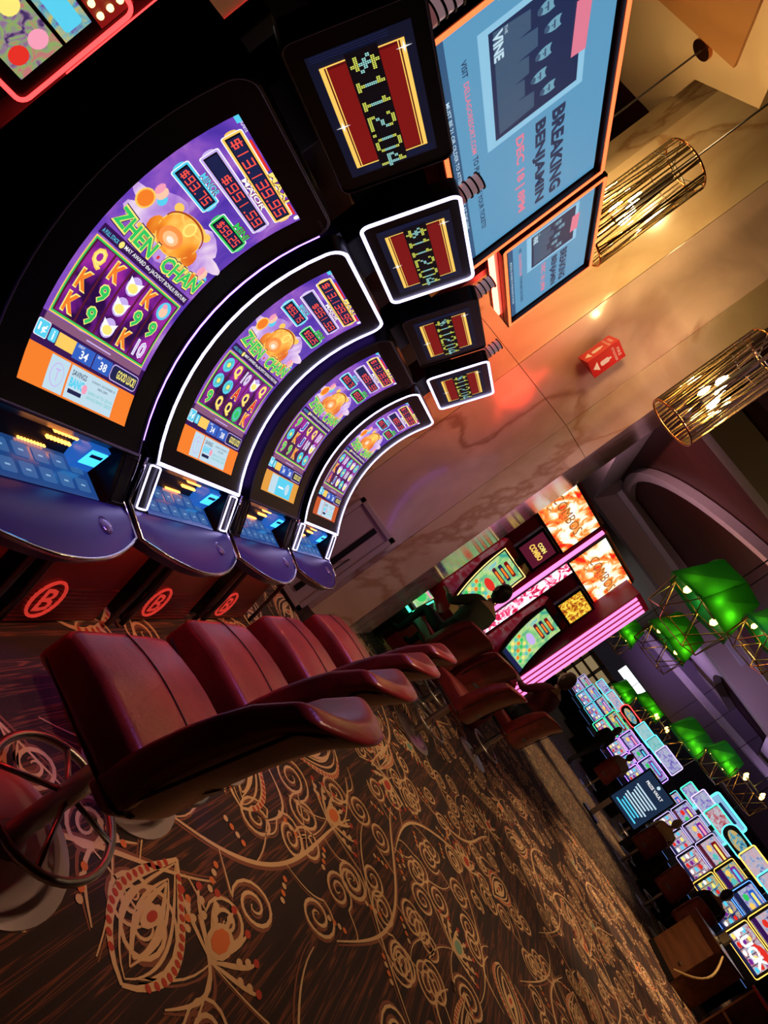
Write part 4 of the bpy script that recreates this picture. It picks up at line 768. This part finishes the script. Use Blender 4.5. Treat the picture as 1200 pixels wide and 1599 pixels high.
# ================================================================== green faceted pendant shades on wire cages
shade = mat('green_shade', (.0, .16, .11), .4); bs = bsdf(shade); bs.inputs['Transmission Weight'].default_value = 0; bs.inputs['Subsurface Weight'].default_value = 0
tr = nd(shade, 'ShaderNodeBsdfTranslucent'); tr.inputs[0].default_value = (.2, .75, .16, 1); mxs = nd(shade, 'ShaderNodeMixShader'); mxs.inputs[0].default_value = .55
ln(shade, bs.outputs[0], mxs.inputs[1]); ln(shade, tr.outputs[0], mxs.inputs[2]); ln(shade, mxs.outputs[0], [n for n in shade.node_tree.nodes if n.type == 'OUTPUT_MATERIAL'][0].inputs[0])
wire = mat('brass_wire', (.6, .42, .2), .25, 1); bulb2 = mat('bulb_amber', (1, .7, .3), .3, emit=9, ecol=(1, .55, .12))
def green_lamp(label, loc, s, power, cage_only=False, rz=0):
    t = thing('faceted_lamp', label, 'lamp', loc, rz, 'green faceted pendant lamps')
    n = 6; r0, r1, h = .22 * s, .62 * s, .62 * s; z0 = 0
    ringb = [Vector((r1 * math.cos(2 * PI * k / n), r1 * math.sin(2 * PI * k / n), 0)) for k in range(n)]; ringt = [Vector((r0 * 1.9 * math.cos(2 * PI * k / n + .3), r0 * 1.9 * math.sin(2 * PI * k / n + .3), h)) for k in range(n)]
    if not cage_only:
        for k in range(n):
            a, b, c, d = ringb[k], ringb[(k + 1) % n], ringt[(k + 1) % n], ringt[k]; nn = (b - a).cross(d - a).normalized() * -.004
            vs = [a, b, c, d, a + nn, b + nn, c + nn, d + nn]; MB().add(vs, [(0, 1, 2), (0, 2, 3), (4, 6, 5), (4, 7, 6), (0, 4, 5, 1), (1, 5, 6, 2), (2, 6, 7, 3), (3, 7, 4, 0)]).build('shade_panel', shade, t)
    low = [Vector((r1 * .75 * math.cos(2 * PI * k / n + .5), r1 * .75 * math.sin(2 * PI * k / n + .5), -.42 * s)) for k in range(n)]; mid = [Vector((r1 * .9 * math.cos(2 * PI * k / n), r1 * .9 * math.sin(2 * PI * k / n), .05 * s)) for k in range(n)]
    cg = MB(); th = .008 * s ** .3
    for k in range(n): cg.tube([low[k], low[(k + 1) % n]], th, 5); cg.tube([low[k], mid[k]], th, 5); cg.tube([low[k], mid[(k + 1) % n]], th, 5); cg.tube([mid[k], mid[(k + 1) % n]], th, 5)
    cg.build('wire_cage', wire, t); MB().tube([(0, 0, .1 * s), (0, 0, max(.2, H - loc[2]))], .01, 6).build('stem', gunmetal, t)
    MB().box((0, 0, .1 * s), (.5 * s, .05 * s, .03 * s)).build('lamp_bar', gunmetal, t)
    for k in range(4):
        a = PI / 2 * k + .4; MB().lathe([(.01 * s, 0), (.045 * s, .03 * s), (.05 * s, .08 * s), (.02 * s, .14 * s)], 10).build('bulb', bulb2, t, True, (.38 * s * math.cos(a), .38 * s * math.sin(a), .04 * s))
    for k in range(3 if power else 0):
        a = rz + (-1.9, -1.25, 1.2)[k]; l = bpy.data.lights.new('shade_glow', 'POINT'); l.energy = power * .12; l.color = (1, .78, .15); l.shadow_soft_size = .03 * s; o = bpy.data.objects.new('shade_glow', l); COL.objects.link(o); o.location = (loc[0] + .41 * s * math.cos(a), loc[1] + .41 * s * math.sin(a), loc[2] + .17 * s)
    return t
for (px, py, Y, s, pw, lab) in ((1090, 950, 10.0, .95, 14, 'largest green faceted lampshade with brass cage under the dark wood ceiling'), (1040, 1005, 12.2, .75, 10, 'green faceted lampshade hanging beside the largest one'), (968, 990, 19, .8, 12, 'green faceted lampshade seen past the magenta striped machine'), (1192, 1000, 8.3, .55, 5, 'green faceted lampshade at the edge of the dark ceiling'),
        (968, 1086, 36, 1.1, 30, 'far green faceted lampshade over the red arched machines'), (1008, 1108, 31, 1.2, 30, 'far green faceted lampshade, second from the red arched machines'), (1066, 1160, 25, 1.2, 30, 'wide green faceted lampshade over the cyan topped machines'), (1120, 1192, 22, .9, 20, 'green faceted lampshade next to the bare brass cage lamp')):
    q = onY(px, py, Y); green_lamp(lab, (q.x, q.y, min(q.z, 4.9)), s, pw, False, .3)
for (px, py, Y, s, lab) in ((1172, 1232, 17, .85, 'bare brass cage lamp with amber bulbs over the dark seated person'), (1030, 1132, 28, 1.0, 'bare brass cage lamp with amber bulbs among far green shades')):
    q = onY(px, py, Y); green_lamp(lab, (q.x, q.y, q.z), s, 12, True)

# ================================================================== far machines
def gm(name, stops, sc=10, e=.6):
    m = mat('screen_' + name, (.01, .01, .01), .3, emit=e); n = len(stops); ln(m, ramp(m, noise(m, sc, 4, 1.0, objco(m)), [(.34 + .32 * k / (n - 1), c) for k, c in enumerate(stops)]), bsdf(m).inputs['Emission Color']); return m
gA = gm('pastel', [(.2, .3, .8), (.7, .8, 1), (1, .6, .7), (.9, .9, 1)]); gB = gm('aqua', [(.05, .2, .5), (.2, .7, .8), (1, .6, .15), (.9, .9, .4)]); gC = gm('berry', [(.5, .05, .1), (.9, .3, .35), (.8, .75, .9), (1, 1, 1)]); gD = gm('night', [(.02, .03, .15), (.1, .12, .4), (.8, .7, .5), (.8, .2, .2)]); gE = gm('violet', [(.2, .15, .7), (.5, .45, 1), (.8, .8, 1), (.4, .7, 1)])
def far_machine(label, px, py, Y, rz, w, lo, hi, frame, top=None, topc=None, name='slot_machine', scr_z=1.3, lh=.42, uh=.42, oval=False, txt=None):
    q = onY(px, py, Y); t = thing(name, label, 'slot machine', (q.x, Y, 0), rz, 'far slot machines')
    z0 = scr_z - .26; MB().prism([(.0, 0), (0, 2.0), (-.2, 2.0), (-.24, z0 + lh), (-.3, z0), (-.5, .8), (-.5, .7), (-.3, .6), (-.3, 0)], -w / 2, w / 2, 'x').build('cabinet', blk2, t)
    def fr(z, h, yy, m, nm, ra=0):
        a = Art(); a.rr(-w / 2 + .08, 0, w / 2 - .08, h, .02, m, 1); rg = random.Random(px + py)
        if nm == 'upper_display':
            a.rect(-w / 2 + .08, h * .02, w / 2 - .08, h * rg.uniform(.1, .3), rg.choice((sNavy, sPur2, sMar)), 2); a.rr(-w * .3, h * .62, w * .3, h * .9, .03, rg.choice((sNavy, sDkr, sPur, sBl)), 2); a.rr(-w * .24, h * .7, w * .24, h * .82, .02, rg.choice((sYel, sCy, sW, sPink)), 3)
            for k in range(3): a.ell(-w * .22 + w * .22 * k, h * .44, w * .085, h * .11, rg.choice((sGold, sRed, sGr, sLil, sTeal)), 3, 12)
        if nm == 'display':
            for r_ in range(3):
                for c_ in range(5): a.ell(-w * .34 + w * .17 * c_, h * (.22 + .25 * r_), w * .06, h * .08, [sYel, sRed, sW, sPur, sCy][(r_ * 2 + c_) % 5], 2, 8)
            a.rect(-w / 2 + .08, 0, w / 2 - .08, h * .12, sNavy, 3); [a.rect(-w * .34 + w * .17 * c_ + w * .075, h * .12, -w * .34 + w * .17 * c_ + w * .09, h * .85, sNavy, 2) for c_ in range(4)]
        if txt and nm == 'display': a.text(txt, -w * .4, h * .3, w * .4, h * .75, sW, 4, .05); a.ell(w * .2, h * .82, w * .2, h * .14, sRed, 4)
        a.build(nm, lambda x_, y_, o: Vector((x_, yy - .012 - o, z + y_)), t)
        MB().tube([(x_, yy - .012, z + y_) for x_, y_ in rrect(w - .05, h + .04, .04, 3, (0, h / 2))], .009, 5, True).build('edge_light', frame, t)
    fr(z0, lh, -.3, lo, 'display'); fr(z0 + lh + .08, uh, -.24, hi, 'upper_display')
    MB().grid(lambda u, v: Vector((-w / 2 + .04 + (w - .08) * u, -.5 + .16 * v, .81 + .1 * v)), 1, 1).build('button_deck', scr('deck_glow', (.1, .25, .7), .6), t)
    if top:
        tp = MB().prism(rrect(w * .9, .4, .19 if oval else .03, 5, (0, 2.3)), -.2, -.12, 'y').build('topper', gunmetal, t); a = Art(); (a.ell(0, .2, w * .32, .12, top, 1, 18) if oval else a.rr(-w * .4, .03, w * .4, .37, .02, top, 1)); a.build('topper_display', lambda x_, y_, o: Vector((x_, -.202 - o, 2.1 + y_)), tp)
        MB().tube([(x_, -.205, y_) for x_, y_ in rrect(w * .88, .38, .18 if oval else .04, 5, (0, 2.3))], .016, 5, True).build('topper_light', topc or frame, tp); MB().box((0, -.1, 2.05), (.12, .08, .14)).build('topper_mount', gunmetal, t)
    return t
yl = mat('led_yellow', (.5, .3, .05), .4, emit=2, ecol=(1, .55, .1)); wl = mat('led_lilac', (.4, .3, .6), .4, emit=1.6, ecol=(.6, .5, 1))
FZ = -.3
far_machine('far slot machine with the word LUCK on its pink and blue screen', 1172, 1478, 15.0, FZ, .85, gC, gA, yl, None, None, txt='LUCK')
far_machine('far slot machine with deep blue edge light and night-coloured screen', 1157, 1425, 16.0, FZ, .8, gD, gE, blue_led, gA, led_c)
far_machine('far slot machine with orange edge and square yellow framed topper', 1133, 1383, 17.0, FZ, .75, gB, gB, yl, gA, yl)
far_machine('far two-screen slot machine with oval cyan topper', 1105, 1345, 18.0, FZ, .85, gC, gA, wl, gB, led_c, oval=True)
far_machine('far slot machine with pastel screens and pink green topper', 1078, 1315, 19.2, FZ, .8, gA, gA, wl, gC, led_g)
far_machine('far slot machine with pastel screens beside the tan jacket', 1055, 1292, 20.2, FZ, .8, gA, gE, wl, gE, wl)
far_machine('far slot machine under the large cyan framed notice screen', 1086, 1285, 22.5, FZ, .9, gA, gB, led_c, gA, led_c)
far_machine('far slot machine with tall green framed topper', 1060, 1262, 24.0, FZ, .9, gE, gA, led_c, gE, led_g)
far_machine('far violet slot machine with curved bright edge', 1005, 1215, 23.2, FZ, .85, gE, gE, violet, gE, wl)
far_machine('far violet slot machine with teal topper', 992, 1195, 24.5, FZ, .85, gE, gE, violet, gm('mint_top', [(.2, .8, .8), (.6, 1, 1)]), led_c)
far_machine('far violet slot machine with bright cyan topper', 975, 1172, 26.0, FZ, .85, gA, gE, violet, gm('cyan_top', [(.3, .9, 1), (.8, 1, 1)]), led_c)
far_machine('far slot machine with red arch and yellow ringed screen', 955, 1140, 28.5, FZ, 1.0, gC, gB, led_g, gB, led_r, oval=True)
far_machine('distant slot machine with pink and blue screens by the red arch', 937, 1112, 34, FZ, 1.0, gE, gC, led_c, gA, led_c); far_machine('distant slot machine with blue screens towards the shelves', 925, 1092, 37, FZ, 1.1, gE, gE, led_c, gE, led_c)
far_machine('distant slot machine with pale screens furthest along the aisle', 910, 1075, 41, FZ, 1.1, gE, gA, wl)
# notice screen above the far machines
q = onY(1122, 1280, 21.5); t = thing('notice_screen', 'large pale blue notice screen with cyan frame hung above far machines', 'display', (q.x, 21.5, q.z - .45), FZ)
MB().box((0, .04, .45), (1.1, .08, .9)).build('housing', blk2, t); a = Art(); a.rect(-.5, .05, .5, .85, scr('notice_blue', (.25, .5, .75)), 1); a.rr(-.3, .5, .3, .78, .01, sNavy, 2); a.rect(-.2, .6, .2, .63, sPale, 3); a.rect(-.12, .66, .12, .69, sPale, 3)
for k in range(4): a.rect(-.3, .16 + .07 * k, .3, .185 + .07 * k, sNavy, 2)
a.build('picture', lambda x_, y_, o: Vector((x_, -.002 - o, y_)), t); MB().tube([(x_, -.01, y_) for x_, y_ in rrect(1.06, .88, .06, 4, (0, .45))], .03, 6, True).build('frame_light', led_c, t); MB().tube([(0, .04, .9), (0, .04, H - q.z + .45)], .02, 6).build('hanger', gunmetal, t)
# upright menu sign on a stand
q = onZ(922, 1270, 0); t = thing('menu_sign', 'upright black menu sign with bright blue text on a steel stand', 'sign', (q.x, q.y, 0), -.25)
MB().box((0, 0, .02), (.5, .5, .04), None, .01).build('foot', blk2, t); MB().box((0, 0, .6), (.12, .08, 1.15)).build('post', steel, t); MB().box((.35, -.05, 1.15), (.9, .06, 1.15), None, .01).build('panel', blk2, t)
a = Art(); a.rect(-.06, .62, .76, 1.68, scr('menu_dark', (.01, .025, .06)), 1); a.text('PRIZE VAULT', .1, 1.45, .6, 1.52, sW, 2, .02); a.ell(.35, 1.6, .04, .04, sPale, 2)
for k in range(9): wd = .32 - .03 * (k * 7 % 4); a.rect(.35 - wd, .7 + .07 * k, .35 + wd, .735 + .07 * k, sPale if k > 2 else sCy, 2)
a.build('picture', lambda x_, y_, o: Vector((x_, -.082 - o, y_)), t)
# podium and desk
c1, c2 = onZ(1013, 1470, 0), onZ(1045, 1534, 0); d = (c2 - c1); ang = math.atan2(d.y, d.x); t = thing('podium', 'walnut panelled podium standing on the carpet', 'podium', ((c1.x + c2.x) / 2, (c1.y + c2.y) / 2, 0), ang); L_ = d.length
MB().box((0, .3, .46), (L_, .6, .92), None, .006).build('body', walnut, t); MB().box((0, .3, .935), (L_ + .06, .66, .03), None, .006).build('top', mat('walnut_dark', (.05, .018, .01), .25), t); MB().box((0, -.003, .05), (L_, .02, .1)).build('plinth', blk2, t); MB().box((L_ * .3, -.006, .3), (.08, .008, .02)).build('plate', steel, t)
mb = MB(); mb.tube([(0, .3, .95), (0, .3, .99)], .03, 8); mb.box((0, .3, 1.06), (.18, .05, .14)); sm_ = mb; o = mb.build('desk_clock', mat('cream_plastic', (.5, .42, .25), .5)); o.parent = None; o.matrix_world = t.matrix_basis.copy() if False else Matrix.Translation(t.location) @ Matrix.Rotation(ang, 4, 'Z'); tag(o, 'small cream box display on top of the walnut podium', 'box')
t2 = thing('open_desk', 'dark red wooden desk with open shelves beside the podium', 'desk', (c2.x + .75, c2.y - .75, 0), ang)
for x_ in (-.55, .55): MB().box((x_, .3, .5), (.04, .6, 1.0)).build('side_panel', walnut, t2)
for z in (.12, .45): MB().box((0, .3, z), (1.06, .58, .03)).build('shelf', walnut, t2)
MB().box((0, .3, 1.02), (1.2, .66, .04), None, .006).build('top', redlac, t2)
MB().tube([(L_ / 2 + .01 + .3 * math.sin(PI * k / 12), .1 - .02 * k, .9 - .06 * k) for k in range(13)], .018, 6).build('rope', mat('rope_tan', (.5, .32, .12), .8), t)
for k, (px, py, Y) in enumerate(((1062, 1378, 16.0),)): q = onY(px, py, Y); chair('dark red chair with its back to the podium', q.x, q.y, PI / 2 + 2.6 + .3 * k, G)
# far bar shelf with lit back wall
sh = thing('bar_shelf', 'far lit bar shelving with bottles and white light boxes', 'shelf', (onY(890, 1060, 44).x, 44, 0))
MB().box((0, .3, 1.6), (9, .1, 3.2)).build('back_panel', walnut, sh)
for z in (.6, 1.2, 1.8, 2.4, 3.0): MB().box((0, 0, z), (9, .5, .06)).build('shelf', gunmetal, sh)
for k in range(10): MB().box((-4.5 + k, 0, 1.6), (.06, .5, 3.2)).build('upright', gunmetal, sh)
for k in range(9):
    for z in (.63, 1.23, 1.83, 2.43): MB().box((-4 + k, .2, z + .25), (.8, .02, .45)).build('lit_niche', scr('niche', (.7, .5, .25), .35), sh)
for (x_, w_) in ((-2.2, 3.0), (2.6, 3.0)): MB().box((x_, -.1, 3.9), (w_, .1, .55)).build('light_box', scr('lightbox', (.9, .95, 1), 1.5), sh)
# machine of another bank glimpsed behind, beyond the open end of the row
t = thing('reel_slot_machine', 'slot machine with rows of amber bulbs and red edge light beyond the row end', 'slot machine', (-3.5, 2.55, 0), 0)
MB().box((-.35, 0, .95), (.6, .8, 1.9), None, .01).build('cabinet', blk2, t); MB().box((.0, 0, 1.4), (.1, .8, .7)).build('bezel', blk, t)
a = Art(); a.rect(-.3, 1.12, .3, 1.38, gm('fruit', [(.1, .05, .2), (.5, .3, .5), (.4, .7, .2), (.9, .3, .3)], 14), 1); a.rect(-.3, 1.4, .3, 1.56, gm('candy', [(.3, .1, .6), (.2, .7, .8), (1, .8, .2)], 14), 1); a.ell(-0.20, 1.31, .05, .05, sGr, 2); a.ell(0.00, 1.31, .05, .05, sYel, 2); a.ell(0.20, 1.31, .05, .05, sPink, 2); a.ell(-0.20, 1.19, .05, .05, sOr, 2); a.ell(0.00, 1.19, .05, .05, sGr, 2); a.ell(0.20, 1.19, .05, .05, sRed, 2); a.rr(-.05, 1.43, .27, 1.53, .02, sCy, 2); a.rr(-.28, 1.43, -.1, 1.53, .02, sYel, 2); a.rect(-.36, 1.58, .36, 1.78, sDkr, 1); a.build('display', lambda y_, z_, o: Vector((.052 + o, y_, z_)), t)
bb = MB().lathe([(.018, 0), (.016, .012), (.006, .018)], 10)
for r_ in range(3):
    for c_ in range(9): o = put('bulb', bb.mesh('bulb', mat('bulb_small', (1, .7, .3), .3, emit=4, ecol=(1, .6, .2)), True) if (r_, c_) == (0, 0) else bpy.data.meshes['bulb_small_mesh'], t); o.data.name = 'bulb_small_mesh'; o.location = (.055, -.3 + c_ * .075, 1.61 + r_ * .06); o.rotation_euler = (0, PI / 2, 0)
MB().tube([(.06, y_, z_) for y_, z_ in rrect(.78, .72, .05, 4, (0, 1.4))], .012, 6, True).build('edge_light', led_r, t)
t = thing('sign_column', 'white panel column with red light edges beyond the row end', 'sign', (-3.6, 3.2, 0))
MB().box((0, 0, 1.25), (.2, .35, 2.5), None, .02).build('panel', mat('white_panel', (.5, .42, .45), .4), t)
for s in (-1, 1): MB().box((.1, s * .17, 1.9), (.02, .02, 1.2)).build('light_strip', led_r, t)
t = thing('grey_kiosk', 'grey rounded kiosk edge beyond the row end', 'kiosk', (-2.35, 1.62, 0)); MB().box((0, 0, .6), (.3, .35, 1.2), None, .03).build('body', mat('kiosk_grey', (.3, .26, .25), .5), t); MB().box((.151, 0, .85), (.006, .28, .4), None, .002).build('panel', walnut, t)
